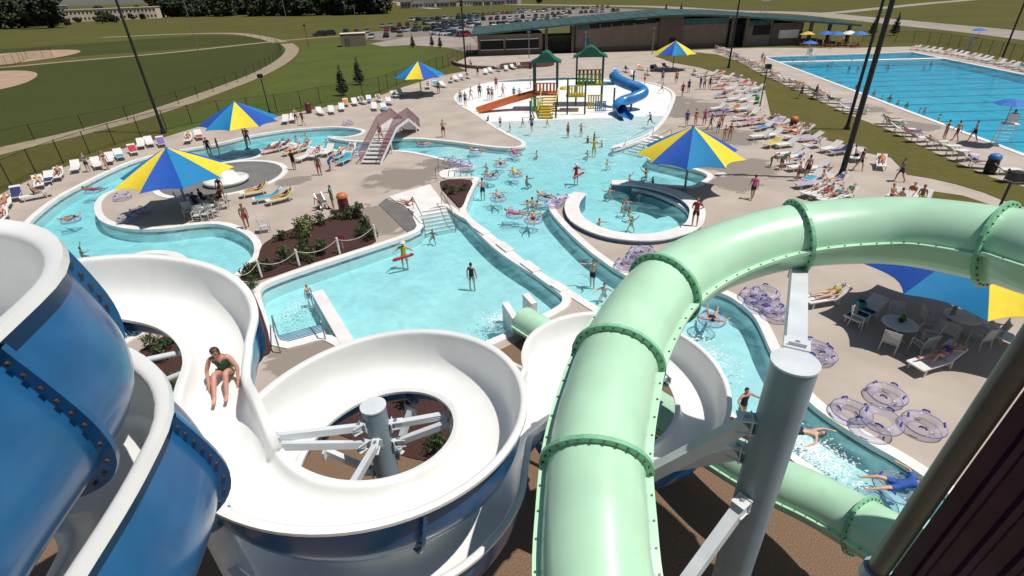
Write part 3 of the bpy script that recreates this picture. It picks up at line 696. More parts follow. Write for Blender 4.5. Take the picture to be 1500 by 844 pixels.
for y0, y1, dz in ((-1.6, 13, .55),):
    vs = []
    for q in rc: vs += [(q.x, y0, q.z - .35), (q.x, y0, q.z), (q.x, y1, q.z + dz), (q.x, y1, q.z + dz - .35)]
    n = len(rc); mb.add(vs, [(i * 4 + k, i * 4 + (k + 1) % 4, i * 4 + 4 + (k + 1) % 4, i * 4 + 4 + k) for i in range(n - 1) for k in range(4)] + [(0, 1, 2, 3), (n * 4 - 1, n * 4 - 2, n * 4 - 3, n * 4 - 4)])
roof = mb.build('roof', M_roof, bh)
for i in range(0, 40):
    x = -6 + i * 2.05; z = roof_z(x); MB().bar((x, -1.55, z + .03), (x, 12.9, z + .58), .08, .07).build('roof_seam', M_roof, roof)
def wallseg(x0, x1, m, hole=None, y=0.0):
    mb = MB(); z1 = min(roof_z(x0), roof_z(x1)) - .36
    mb.box(((x0 + x1) / 2, y + 5.5, z1 / 2 - .05), (x1 - x0, 11, z1 + .1)); return mb.build('wall', m, bh)
wallseg(-5.5, 8.4, M_blk); wallseg(15.5, 33.2, M_blk); wallseg(33.2, 38, M_blk2, y=-.5); wallseg(38, 48, M_blk); wallseg(52.2, 57.5, M_blk); wallseg(57.5, 64, M_blk2, y=-.3)
MB().box((12, 6.5, 1.6), (7.0, 7, 3.2)).build('wall', M_blk2, bh)
MB().box((50, 6.0, 2.2), (4.4, 9, 4.4)).build('wall', M_dark, bh)
def panel(name, x0, x1, z0, z1, m, y=-.06, parent=bh, th=.1): return MB().box(((x0 + x1) / 2, y, (z0 + z1) / 2), (x1 - x0, th, z1 - z0)).build(name, m, parent)
for (x0, x1) in ((-4.9, 0.0), (.5, 7.6)):
    o = panel('service_window', x0, x1, 1.2, 2.9, M_dark); panel('shutter', x0, x1, 2.95, 3.15, M_wht, -.14, o); panel('counter', x0, x1, 1.05, 1.18, M_wht, -.2, o)
for x0 in (16, 18.4, 20.8, 23.2, 25.6, 28, 30.4): panel('clerestory_window', x0, x0 + 2.1, min(roof_z(x0), roof_z(x0 + 2)) - 1.35, min(roof_z(x0), roof_z(x0 + 2)) - .5, M_dark if x0 > 17 else M_glass)
for x0 in (38.5, 40.9, 43.3, 45.7): panel('clerestory_window', x0, x0 + 2.1, 4.6, 5.75, M_glass)
for x0 in (52.5, 54.9): panel('clerestory_window', x0, x0 + 2.1, 3.9, 5.0, M_glass)
panel('service_window', 53.4, 57.1, 2.2, 4.1, M_dark, -.08); panel('door', 35.6, 36.8, 0, 2.2, M_dark, -.58); panel('notice', 17.2, 18.5, 1.5, 2.6, mat('blue_notice', (.02, .16, .30), .5))
panel('base_course', -5.5, 8.4, 0, .9, M_blk2, -.05, th=.09); panel('base_course', 15.5, 33.2, 0, .9, M_blk2, -.05, th=.09); panel('base_course', 38, 48, 0, .9, M_blk2, -.05, th=.09)
for x in (9.2, 14.8, 48.6, 51.7, 65.5, 69.5, 73.8):
    MB().box((x, -.6, (roof_z(x) - .3) / 2), (.55, .55, roof_z(x) - .3)).build('pillar', M_blk2, bh)
panel('gate_rail', 9.4, 14.6, .1, 1.7, M_dark, .6)
panel('menu_board', 59.0, 63.2, 1.4, 3.0, M_wht, -.36)

# ------------------------------------------------------------------ play structure on the beach
M_pg = mat('play_green', (.012, .12, .075), .6); M_ppost = mat('play_post', (.012, .06, .075), .45); M_py = mat('play_yellow', (.70, .50, .03), .45); M_po = mat('play_orange', (.72, .17, .03), .4); M_pb = mat('play_blue', (.03, .22, .55), .3, coat=.3); M_plg = mat('play_lime', (.18, .42, .05), .45)
b0 = P(848, 164); ps = empty('play_structure', (b0.x, b0.y, -.12), R_(-8)); ps.scale = (1.1, 1.1, 1.12); setp(ps, 'colourful wet play structure with green roofs and three slides', 'play structure')
def gable(x, y, z, sx, sy):
    mb = MB(); hx, hy = sx / 2, sy / 2
    pr = [(-hx, 0), (-hx * .55, .35), (-hx * .25, .85), (0, 1.0), (hx * .25, .85), (hx * .55, .35), (hx, 0)]
    loft(mb, [[Vector((x + q[0], y - hy, z + q[1])) for q in pr], [Vector((x + q[0], y + hy, z + q[1])) for q in pr]], 0, False)
    loft(mb, [[Vector((x + q[0], y - hy, z + q[1] - .1)) for q in pr], [Vector((x + q[0], y + hy, z + q[1] - .1)) for q in pr]], 0, False)
    for s_ in (-1, 1): mb.add([(x + q[0], y + s_ * hy, z + q[1]) for q in pr], [tuple(range(7))])
    return mb.build('roof', M_pg, ps)
gable(-3.6, 2.2, 4.7, 3.2, 2.4); gable(1.0, 4.4, 4.9, 3.6, 2.6)
for (x, y, h) in ((-4.8, 1.2, 4.7), (-2.4, 1.2, 4.7), (-4.8, 3.2, 4.7), (-2.4, 3.2, 4.7), (-.4, 3.4, 4.9), (2.4, 3.4, 4.9), (-.4, 5.4, 4.9), (2.4, 5.4, 4.9), (-1.2, -.6, 3.4), (.6, -.6, 3.2), (5.6, 3.0, 3.6), (3.6, 1.2, 2.2), (-4.9, -2.0, 1.6), (-2.3, -2.2, 1.5), (5.4, 1.2, 2.0)): MB().tube([(x, y, 0), (x, y, h)], .09, 10).build('post', M_ppost, ps)
for (x, y, z, sx, sy, m) in ((-3.6, 2.2, 1.6, 2.6, 2.2, M_po), (1.0, 4.4, 2.2, 3.0, 2.2, M_py), (-.4, 1.6, 1.5, 2.0, 2.0, M_py), (3.2, 4.2, 2.2, 1.4, 1.6, M_pb)): MB().box((x, y, z), (sx, sy, .14)).build('platform', m, ps)
for (x, y, z, sx, sz, m) in ((-3.6, 1.1, 2.3, 2.2, .9, M_po), (1.0, 3.3, 2.75, 2.6, 1.0, M_plg), (-.4, .6, 2.1, 1.6, .9, M_py), (1.0, 5.5, 2.9, 2.6, 1.0, M_po), (-4.4, .2, .8, 1.3, 1.3, M_plg), (1.6, .9, .9, 1.5, 1.3, M_py), (2.2, .2, .6, 1.2, .9, M_pb)):
    e2 = MB(); n = 6
    for k in range(n): e2.box((x - sx / 2 + sx * (k + .5) / n, y, z), (sx / n * .55, .07, sz))
    e2.box((x, y, z + sz / 2), (sx, .09, .09)); e2.box((x, y, z - sz / 2), (sx, .09, .09)); e2.build('guard_panel', m, ps)
st = empty('stair', (0, 0, 0)); st.parent = ps
for k in range(8): MB().box((-3.3 + .02 * k, -2.4 + .42 * k, .12 + .19 * k), (1.5, .40, .10)).build('step', M_py, st)
for s_ in (-1, 1): MB().bar((-3.25 + s_ * .85, -2.4, .75), (-3.1 + s_ * .85, .9, 2.3), .09).build('handrail', M_py, st)
def trough(path, r, m, name):
    F = Frame([(*p, 0) for p in path], .25); mb = MB(); rows = []
    for th in (r, r * .93):
        rows = [[F.p[i] + F.l[i] * math.cos(a) * th + F.u[i] * (math.sin(a) * th + .02) for a in [math.pi + math.pi * k / 8 for k in range(9)]] for i in range(F.n)]
        loft(mb, rows)
    return mb.build(name, m, ps)
trough([(-4.6, 2.2, 1.9), (-6.2, 1.9, 1.55), (-7.8, 1.5, 1.2), (-9.4, 1.0, .8), (-10.9, .4, .42)], .62, M_po, 'open_slide')
sp = [(3.6, 4.2, 2.9), (3.9, 3.4, 2.7), (4.9, 2.7, 2.35), (6.2, 2.3, 1.95), (6.6, 1.6, 1.65), (5.6, .9, 1.3), (4.4, .4, 1.0), (3.9, -.6, .72), (4.3, -1.4, .55)]
MB().tube(catmull(sp, 6), .55, 14, caps=False).build('spiral_tube', M_pb, ps); trough([(4.2, -1.3, .66), (4.5, -2.4, .45), (4.8, -3.4, .36)], .6, M_pb, 'tube_exit')
MB().lathe([(0, 1.2), (.5, 1.15), (.62, .95)], 14, c=(-1.5, 1.2, 1.2)).build('spray_dome', M_py, ps)

# ------------------------------------------------------------------ foot bridge over the river
M_mauve = mat('mauve_rail', (.34, .15, .19), .5, var=.12, vscale=4); M_tread = mat('pale_tread', (.60, .58, .57), .6)
A, B = P(543, 241), P(604, 190); dd = (B - A).to_2d(); Lb = dd.length; br = empty('foot_bridge', (A.x, A.y, 0), math.atan2(dd.y, dd.x) - math.pi / 2)
setp(br, 'arched foot bridge with mauve picket railings and white steps', 'bridge')
hw = .85; y1, y2, hz = Lb * .42, Lb * .72, 1.75
ns = 9
for k in range(ns):
    MB().box((0, y1 * (k + .5) / ns, hz * (k + 1) / ns - .04), (2 * hw - .12, y1 / ns + .03, .07)).build('step', M_tread, br)
    MB().box((0, (Lb - (Lb - y2) * (k + .5) / ns), hz * (k + 1) / ns - .04), (2 * hw - .12, (Lb - y2) / ns + .03, .07)).build('step', M_tread, br)
MB().box((0, (y1 + y2) / 2, hz - .03), (2 * hw - .12, y2 - y1, .09)).build('walkway', M_tread, br)
M_teal = mat('teal_beam', (.12, .30, .32), .5)
prof_b = [(0, 0), (y1, hz), (y2, hz), (Lb, 0)]
for s_ in (-1, 1):
    x = s_ * hw
    for (a, b) in zip(prof_b, prof_b[1:]):
        MB().bar((x, a[0], a[1] + .02), (x, b[0], b[1] + .02), .07, .26).build('stringer', M_wht, br)
        rl = MB().bar((x, a[0], a[1] + 1.12), (x, b[0], b[1] + 1.12), .06).build('handrail', M_mauve, br)
        pk = MB().bar((x, a[0], a[1] + .22), (x, b[0], b[1] + .22), .04)
        pk.build('bottom_rail', M_mauve, rl)
        n = int(math.hypot(b[0] - a[0], b[1] - a[1]) / .16)
        for k in range(n + 1):
            y = a[0] + (b[0] - a[0]) * k / n; z = a[1] + (b[1] - a[1]) * k / n
            MB().box((x, y, z + .66), (.028, .028, .92)).build('picket', M_mauve, rl)
for y in (y1 * .62, Lb - (Lb - y2) * .4):
    for s_ in (-1, 1): MB().tube([(s_ * hw, y, 0), (s_ * hw, y, min(hz, hz * .62))], .07, 8).build('leg', M_wht, br)

# ------------------------------------------------------------------ entry steps with handrails
M_nose = mat('step_nosing', (.05, .17, .33), .5); M_chrome = mat('rail_steel', (.35, .36, .37), .35, metal=.8)
def entry_steps(label, corner0, corner1, down, n, run, rise, z0, width_m=M_coping):
    """Steps from the deck edge corner0-corner1 going down towards the pixel 'down'."""
    a, b = P(*corner0), P(*corner1); m = (a + b) / 2; d = (P(*down) - m); d.z = 0; d.normalize(); ang = math.atan2(d.y, d.x) - math.pi / 2
    e = empty('entry_steps', (m.x, m.y, 0), ang); setp(e, label, 'steps', 'white entry steps'); w = (b - a).length
    for k in range(n):
        z = z0 - rise * k; s_ = MB().box((0, run * (k + .5), (z - 1.2) / 2 - .0), (w - .002 * k, run, z + 1.2)).build('step', M_coping, e)
        MB().box((0, run * (k + 1) - .05, z + .004), (w * .98, .07, .012)).build('nosing', M_nose, s_)
    for s_ in (-1, 1):
        x = s_ * (w / 2 - .08); pts = [(x, -.5, .03), (x, -.5, .85), (x, -.25, .95), (x, run * n * .9, .95 - rise * n * .55), (x, run * n, .5 - rise * n * .7), (x, run * n, -.9)]
        MB().tube(pts, .028, 8).build('handrail', M_chrome, e)
    return e
entry_steps('wide white steps with blue nosings beside the brown planter', (609, 313), (649, 301), (648, 332), 7, .36, .11, .03)
a, b, c, d = P(569, 289), P(630, 271), P(651, 299), P(608, 313)
slab('stair_landing', [a, b, c, d], [], .06, .07, M_coping)
slab('ramp', G([(555, 300), (566, 291), (606, 314), (622, 337), (599, 343)]), [], .035, .04, mat('grey_ramp', (.16, .15, .145), .8, coord='Position', vscale=1))
entry_steps('white steps in the narrow notch of the square pool', (407, 511), (476, 487), (430, 455), 6, .32, .12, -.02)
entry_steps('white steps with handrails leading into the beach pool', (958, 200), (972, 208), (905, 226), 7, .6, .09, -.01)
entry_steps('short white steps beside the triangular planter', (648, 247), (652, 262), (700, 252), 5, .45, .1, .0)

# ------------------------------------------------------------------ planter plants, rope posts, fountain
M_leaf = mat('shrub_leaf', (.045, .085, .018), .6, var=.35, vscale=5); M_leafy = mat('lime_leaf', (.12, .16, .025), .6, var=.3, vscale=5); M_leafd = mat('conifer_leaf', (.018, .038, .012), .7, var=.35, vscale=2)
M_bark = mat('bark', (.07, .05, .035), .9, var=.2, vscale=6, bump=.4)
def leaf_cloud(name, blobs, n, size, seed, flat=.5):
    rd = random.Random(seed); mb = MB()
    tot = sum(b[3] * b[4] * b[5] for b in blobs)
    for (x, y, z, rx, ry, rz) in blobs:
        for _ in range(max(3, int(n * rx * ry * rz / tot))):
            u = Vector((rd.gauss(0, 1), rd.gauss(0, 1), rd.gauss(0, 1))).normalized() * (rd.random() ** .45)
            c = Vector((x + u.x * rx, y + u.y * ry, z + u.z * rz)); s = size * (.6 + .8 * rd.random())
            nrm = (u * .6 + Vector((rd.uniform(-1, 1), rd.uniform(-1, 1), rd.uniform(-.2, 1)))).normalized(); t = nrm.orthogonal().normalized(); t.rotate(Matrix.Rotation(rd.random() * 6.28, 3, nrm)); b = nrm.cross(t)
            mb.add([c - t * s, c - b * s * flat, c + t * s, c + b * s * flat], [(0, 1, 2, 3)])
    return mb.mesh(name)
def blobset(seed, n, R, H, z0):
    rd = random.Random(seed); out = []
    for _ in range(n):
        a = rd.random() * 6.28; r = R * rd.random() ** .6 * .7; z = z0 + H * rd.random(); s = R * (.28 + .3 * rd.random()); out.append((r * math.cos(a), r * math.sin(a), z, s, s, s * .8))
    return out
shrub_me = [leaf_cloud('shrub_leaves', blobset(40 + k, 9, .5, .45, .2), 420, .055, k) for k in range(3)]
stem_me = MB().tube([(0, 0, 0), (.02, .01, .35)], .015, 5).tube([(0, 0, 0), (.12, .05, .4)], .012, 5).tube([(0, 0, 0), (-.11, -.06, .38)], .012, 5).mesh('stem')
SH = [(380, 402, 1.0, 0), (365, 404, 1.1, 0), (398, 396, .9, 0), (440, 348, 1.6, 1), (452, 336, 1.3, 1), (445, 360, 1.1, 0), (468, 330, 1.1, 0), (512, 320, 1.2, 0), (524, 318, 1.4, 0), (538, 338, 1.2, 0), (542, 350, 1.1, 0), (470, 372, 1.2, 0), (420, 384, 1.2, 0), (450, 380, 1.3, 0), (412, 352, .9, 0), (490, 322, .9, 0), (372, 418, .8, 0), (530, 345, .9, 0),
      (665, 285, .9, 0), (680, 280, .8, 0), (600, 588, 1.0, 0), (615, 580, .8, 0), (230, 510, 1.0, 0), (250, 505, 1.0, 0), (232, 530, .9, 0), (255, 570, 1.1, 1), (258, 590, 1.1, 0), (500, 590, .9, 0), (640, 660, 1.0, 0), (362, 432, .9, 0), (655, 278, .7, 0)]
for k, (px, py, s, kind) in enumerate(SH):
    q = P(px, py, .06); e = empty('shrub', q, random.random() * 6); e.scale = (s,) * 3
    where = 'planter between the river and the square pool' if 340 < px < 560 and py < 420 else ('triangular planter' if 640 < px < 700 and py < 300 else 'mulch below the slides')
    setp(e, ('tall lime green shrub' if kind else 'low dark green shrub') + ' in the ' + where, 'shrub', 'planter shrubs')
    ob('foliage', shrub_me[k % 3], M_leafy if kind else M_leaf, e, objmat=True); ob('stem', stem_me, M_bark, e)
M_post = mat('white_post', (.72, .70, .66), .6); M_rope = mat('rope', (.55, .50, .42), .8)
rps = [P(384, 408), P(439, 391), P(498, 373), P(551, 353)]; first = P(345, 425); rps = [first] + rps
plabs = ['white rope post at the river end of the rope line', 'white rope post next to the low corner shrubs', 'white rope post halfway along the brown planter', 'white rope post beside the small red sign', 'white rope post at the ramp end of the planter']
for i, q in enumerate(rps):
    e = empty('rope_post', q); setp(e, plabs[i], 'post', 'rope posts around the planter')
    MB().tube([(0, 0, 0), (0, 0, 1.0)], .06, 10).build('post', M_post, e); MB().lathe([(0, 1.05), (.05, 1.04), (.07, 1.0), (.06, .98)], 10).build('cap', M_post, e)
    if i + 1 < len(rps):
        d = rps[i + 1] - q; pts = [Vector((0, 0, .92)).lerp(Vector((d.x, d.y, .92)), t / 12) - Vector((0, 0, .35 * 4 * (t / 12) * (1 - t / 12))) for t in range(13)]
        MB().tube(pts, .018, 6).build('rope', M_rope, e)
q = P(503, 366); e = empty('small_sign', q); setp(e, 'small red sign on a post in the brown planter', 'sign'); MB().tube([(0, 0, 0), (0, 0, .7)], .02, 6).build('post', M_post, e); MB().box((0, -.02, .75), (.4, .03, .4)).build('board', mat('sign_red', (.35, .03, .04), .5), e)
q = P(333, 268); e = empty('bubbler', (q.x, q.y, 0)); setp(e, 'white lobed bubbler dome on the grey splash pad', 'fountain')
bd = MB(); n = 40; rows = []
for (r, z) in ((0.01, .95), (.5, .92), (.75, .8), (.85, .62), (.95, .5), (1.5, .42), (1.62, .34), (1.6, .2), (1.4, .02)): rows.append([Vector((r * (1 + (.16 * math.cos(5 * k * 2 * math.pi / n) if .3 < r < 1 else .02)) * math.cos(k * 2 * math.pi / n), r * (1 + (.16 * math.cos(5 * k * 2 * math.pi / n) if .3 < r < 1 else .02)) * math.sin(k * 2 * math.pi / n), z)) for k in range(n + 1)])
loft(bd, rows); bd.build('dome', M_white, e)
MB().lathe([(0, 1.12), (.16, 1.08), (.2, .96), (.18, .9)], 14).build('spout', M_white, e)

# ------------------------------------------------------------------ poles and lamps
M_black = mat('black_steel', (.012, .012, .012), .5, var=.2)
def light_pole(px, h, label, r=.13):
    q = P(*px); e = empty('light_pole', q); setp(e, label, 'light pole', 'tall black light poles')
    MB().tube([(0, 0, 0), (0, 0, h)], [r * 1.15, r * .75], 12).build('mast', M_black, e); MB().lathe([(r * 2.2, 0), (r * 2.2, .15), (r * 1.4, .35), (r * 1.2, .7)], 14).build('base', M_black, e)
    MB().box((0, 0, h - .1), (2.2, .14, .14)).build('crossarm', M_black, e)
    for x in (-.95, -.35, .35, .95): MB().box((x, -.15, h - .3), (.42, .34, .3)).build('floodlight', M_black, e)
light_pole((240, 195), 18, 'tall black light pole by the fence and ball field'); light_pole((1231, 262), 17, 'tall black light pole on the deck beside loungers', .17); light_pole((1240, 190), 17, 'tall black light pole on the lawn by the lap pool', .13)
light_pole((683, 110), 16, 'tall black light pole behind the wading beach'); light_pole((1067, 100), 15, 'tall black light pole at the corner of the long lawn'); light_pole((1466, 90), 14, 'tall black light pole behind the lap pool loungers')
def lamp(px, h, label, top=False):
    q = P(px[0], px[1], h) if top else P(*px); e = empty('lamp_post', (q.x, q.y, 0)); setp(e, label, 'lamp post', 'short lamp posts')
    MB().tube([(0, 0, 0), (0, 0, h)], .06, 10).build('mast', M_black, e); MB().lathe([(.16, 0), (.16, .1), (.08, .3)], 12).build('base', M_black, e)
    MB().box((0, -.12, h - .1), (.5, .55, .42)).build('lamp_head', M_black, e); MB().box((0, -.12, h - .33), (.4, .45, .04)).build('lens', M_wht, e)
lamp((395, 165), 4.4, 'short black lamp post behind the river deck'); lamp((452, 68), 5.4, 'short dark lamp post beside the far grey path'); lamp((1112, 161), 4.6, 'black lamp post among the white loungers'); lamp((1487, 254), 4.2, 'black lamp post close to the curved lawn path', True)
for (px, py, h) in ((152, 26, 9), (285, 27, 10), (427, 62, 22), (292, 78, 22), (524, 48, 9), (835 - 60, 85, 5), (857, 82, 4.6), (955, 80, 5)):
    q = P(px, py); e = empty('utility_pole', q); setp(e, 'slim grey pole standing far out on the grass' if py < 79 else 'slim pole standing before the bathhouse wall', 'pole', 'slim far poles')
    MB().tube([(0, 0, 0), (0, 0, h)], .09, 8).build('mast', M_pole, e); MB().box((0, 0, h - .2), (.7, .2, .2)).build('lamp_head', M_pole, e)

# ------------------------------------------------------------------ fences
def chain_mat():
    m = bpy.data.materials.new('chain_link'); m.use_nodes = True; nt = m.node_tree; N = nt.nodes; L = nt.links; b = N['Principled BSDF']; b.inputs['Base Color'].default_value = (.02, .02, .02, 1); b.inputs['Roughness'].default_value = .5
    tr = N.new('ShaderNodeBsdfTransparent'); mx = N.new('ShaderNodeMixShader'); tc = N.new('ShaderNodeTexCoord'); sp = N.new('ShaderNodeSeparateXYZ'); L.new(tc.outputs['UV'], sp.inputs[0])
    def wave(sign):
        ad = N.new('ShaderNodeMath'); ad.operation = 'MULTIPLY_ADD'; ad.inputs[1].default_value = sign; L.new(sp.outputs[1], ad.inputs[0]); L.new(sp.outputs[0], ad.inputs[2])
        fr = N.new('ShaderNodeMath'); fr.operation = 'FRACT'; L.new(ad.outputs[0], fr.inputs[0]); lt = N.new('ShaderNodeMath'); lt.operation = 'LESS_THAN'; lt.inputs[1].default_value = .085; L.new(fr.outputs[0], lt.inputs[0]); return lt.outputs[0]
    mxm = N.new('ShaderNodeMath'); mxm.operation = 'MAXIMUM'; L.new(wave(1), mxm.inputs[0]); L.new(wave(-1), mxm.inputs[1])
    L.new(mxm.outputs[0], mx.inputs[0]); L.new(tr.outputs[0], mx.inputs[1]); L.new(b.outputs[0], mx.inputs[2]); L.new(mx.outputs[0], N['Material Output'].inputs['Surface']); return m
M_chain = chain_mat()
def chain_fence(px, h, gap, label, z=0.0, mesh=True):
    c = resample([Vector(q) for q in catmull(G(px), 6)], gap); e = empty('chain_link_fence', c[0]); setp(e, label, 'fence'); o = c[0]
    post = MB().tube([(0, 0, -.05), (0, 0, h + .05)], .04, 6).mesh('post')
    for q in c: ob('post', post, M_black, e, loc=q - o)
    MB().tube([q - o + Vector((0, 0, h)) for q in c], .022, 5).build('top_rail', M_black, e)
    if mesh:
        vs = []; uv = []; u = 0
        for i, q in enumerate(c):
            if i: u += (q - c[i - 1]).length
            vs += [q - o, q - o + Vector((0, 0, h))]; uv += [(u / .09, 0), (u / .09, h / .09)]
        mb = MB().add(vs, [(2 * i, 2 * i + 2, 2 * i + 3, 2 * i + 1) for i in range(len(c) - 1)]); me = mb.mesh('wire_mesh'); l = me.uv_layers.new(name='uv')
        for p in me.polygons:
            for li in p.loop_indices: l.data[li].uv = uv[me.loops[li].vertex_index]
        ob('wire_mesh', me, M_chain, e)
    return e
chain_fence([(-160, 345), (0, 281), (55, 255), (108, 234), (170, 212), (225, 196), (284, 181), (345, 172), (426, 162), (470, 152), (550, 138), (565, 132), (585, 124), (640, 104), (668, 92), (690, 80)], 2.1, 3.2, 'black chain link fence between the deck and the grassy bank')
chain_fence([(-200, 272), (20, 212), (60, 203), (110, 192), (182, 178), (265, 152), (330, 128), (380, 105), (405, 88), (412, 78), (408, 68), (395, 60), (360, 58)], 1.6, 5.0, 'black chain link fence around the ball field outfield', mesh=False)
chain_fence([(-60, 105), (0, 100), (28, 93), (45, 86), (78, 84)], 2.4, 5, 'tall wire backstop fence behind the tan infield')
chain_fence([(1262, 62), (1340, 62), (1400, 70), (1500, 90), (1600, 115)], 2.1, 3.2, 'black chain link fence behind the lap pool beside the road')
# picket fence on the river bank seen under the flume bend
M_pk = mat('plum_fence', (.11, .045, .06), .5)
c = resample(G([(165, 506), (190, 496), (236, 471), (262, 455)]), .14); e = empty('picket_fence', c[0]); setp(e, 'plum metal picket fence on the river bank below the flume', 'fence')
for z in (.12, 1.05): MB().tube([q - c[0] + Vector((0, 0, z)) for q in (c[0], c[len(c) // 2], c[-1])], .025, 6).build('rail', M_pk, e)
pk = MB().box((0, 0, .58), (.022, .022, 1.0)).mesh('picket')
for q in c: ob('picket', pk, M_pk, e, loc=q - c[0])

# ------------------------------------------------------------------ trees, houses, far buildings
def tree_mesh(seed, R, H, n, size): return leaf_cloud('crown', blobset(seed, 20, R, H, R * .30), n, size, seed, .7)
tree_me = [tree_mesh(60 + k, 4.2, 5.4, 2200, .5) for k in range(4)]
trunk_me = MB().tube([(0, 0, -.1), (.1, .05, 2.2), (0, .1, 4.5)], [.35, .26, .12], 8).tube([(.05, 0, 2.4), (1.2, .4, 4.4)], [.14, .05], 6).tube([(.05, 0, 2.6), (-1.1, -.5, 4.6)], [.13, .05], 6).mesh('trunk')
rt = random.Random(5)
M_tree = [mat('tree_leaf_dark', (.020, .036, .010), .7, var=.35, vscale=.5), mat('tree_leaf_mid', (.030, .048, .013), .7, var=.35, vscale=.5), mat('tree_leaf_light', (.045, .060, .016), .7, var=.35, vscale=.5)]
TR = []
for i in range(11): TR.append((-30 + i * 10 + rt.uniform(-3, 3), 40 + rt.uniform(-3, 2), rt.uniform(2.0, 2.7)))
for i in range(48): TR.append((236 + i * 6.8 + rt.uniform(-4, 4), 24 - i * .085 + rt.uniform(-2.5, 1.5), rt.uniform(1.6, 2.3)))
for (x, y, s) in ((85, 36, .6), (100, 37, .5), (115, 33, .5), (132, 30, .55), (150, 34, .9), (160, 32, .8), (168, 33, .7), (182, 28, .5), (195, 29, .55), (210, 28, .5), (130, 12, 1.0), (142, 12, 1.2), (205, 10, 1.1), (230, 12, 1.2), (1105, -4, .7), (790, 5, .7), (640, 3, .6), (600, 3, .6), (700, 4, .6)): TR.append((x, y, s))
for k, (px, py, s) in enumerate(TR):
    q = P(px, max(py, 8.5 - (px - 100) * .0355)); 
    if q.length > 900: q = q.normalized() * 700
    e = empty('tree', (q.x, q.y, 0), rt.random() * 6.28); e.scale = (s * 1.15, s * 1.15, s); ci = rt.choice((0, 0, 1, 1, 2))
    nm = ['dark green', 'mid green', 'yellowish green'][ci]
    if k < 11: lab = nm + ' tree in the wood beside the ball fields'
    elif k < 59: lab = nm + ' tree in the belt beyond the outfield path'
    else: lab = 'small ' + nm + ' tree near the far tan building' if px < 260 else 'small ' + nm + ' tree beyond the parking lot'
    setp(e, lab, 'tree', 'distant trees'); ob('crown', tree_me[k % 4], M_tree[ci], e, objmat=True); ob('trunk', trunk_me, M_bark, e)
con_me = leaf_cloud('crown', [(0, 0, .5 + .35 * i, .75 - .1 * i, .75 - .1 * i, .3) for i in range(7)], 900, .10, 3)
cst = MB().tube([(0, 0, -.05), (0, 0, 2.6)], [.07, .02], 6).mesh('trunk')
CL = ['bushy evergreen sapling on the bank by the umbrella', 'round evergreen sapling standing against the fence', 'evergreen sapling beside the grey block shed', 'evergreen sapling next to the parking lot apron', 'evergreen sapling beside the lot entrance', 'evergreen sapling in the lawn by the road', 'evergreen sapling behind the pool umbrellas', 'evergreen sapling behind the bathhouse roof', 'evergreen sapling behind the roof ridge']
for k, (px, py, s) in enumerate([(527, 124, 1.5), (503, 140, 1.5), (605, 70, 1.2), (633, 68, 1.1), (645, 70, 1.1), (1277, 52, 1.6), (1309, 52, 1.8), (975, 20, 1.6), (997, 20, 1.6)]):
    q = P(px, py); e = empty('evergreen_sapling', q); e.scale = (s * .85, s * .85, s); setp(e, CL[k], 'tree', 'evergreen saplings'); ob('crown', con_me, M_leafd, e); ob('trunk', cst, M_bark, e)
M_stucco = mat('pale_stucco', (.78, .64, .52), .8, var=.08, vscale=.1); M_groof = mat('grey_roof', (.10, .09, .085), .7); M_wroof = mat('white_roof', (.62, .62, .6), .6)
def far_block(x, y, w, d, h, m, rm, label, rz=0, floors=2, nx=14):
    e = empty('far_building', (x, y, 0), rz); setp(e, label, 'building'); MB().box((0, 0, h / 2), (w, d, h)).build('wall', m, e); MB().box((0, 0, h + .2), (w + .8, d + .8, .4)).build('roof', rm, e)
    pm = MB().box((0, 0, 0), (w / nx * .4, .1, h / floors * .4)).mesh('window')
    for f_ in range(floors):
        for k in range(nx): ob('window', pm, M_dark, e, loc=(-w / 2 + w * (k + .5) / nx, -d / 2 - .06, h * (f_ + .52) / floors))
def far_facade(a, b, d, h, m, rm, label, floors, nx):
    p, q = P(*a), P(*b); w = (q - p).length; ang = math.atan2(q.y - p.y, q.x - p.x); c = (p + q) / 2; n = Vector((-math.sin(ang), math.cos(ang), 0)) * d / 2
    far_block(c.x + n.x, c.y + n.y, w, d, h, m, rm, label, ang, floors, nx)
far_facade((70, 34), (232, 27), 14, 8.0, M_stucco, M_stucco, 'long beige building with dark windows beyond the field', 2, 28)
far_facade((52, 27), (104, 24), 14, 10.5, M_groof, M_wroof, 'dark long building with a white roof behind the wood', 1, 8)
far_facade((232, 25), (268, 23), 10, 6, M_stucco, M_groof, 'low beige shed beside the long beige building', 1, 8)
q = P(519, 68); e = empty('block_shed', q, R_(12)); setp(e, 'small grey block enclosure beside the parked cars', 'shed')
MB().box((0, 2.2, 1.55), (6.6, 4.4, 3.1)).build('wall', M_blk, e); MB().box((0, 2.2, 3.14), (6.8, 4.6, .09)).build('coping', M_stucco, e); MB().box((-1.6, -.03, 1.1), (1.2, .1, 2.1)).build('door', M_blk2, e)
rh = random.Random(9)
HL = ['white', 'pale grey', 'tan', 'cream', 'light blue', 'beige', 'ivory', 'sandy', 'ash grey', 'straw']
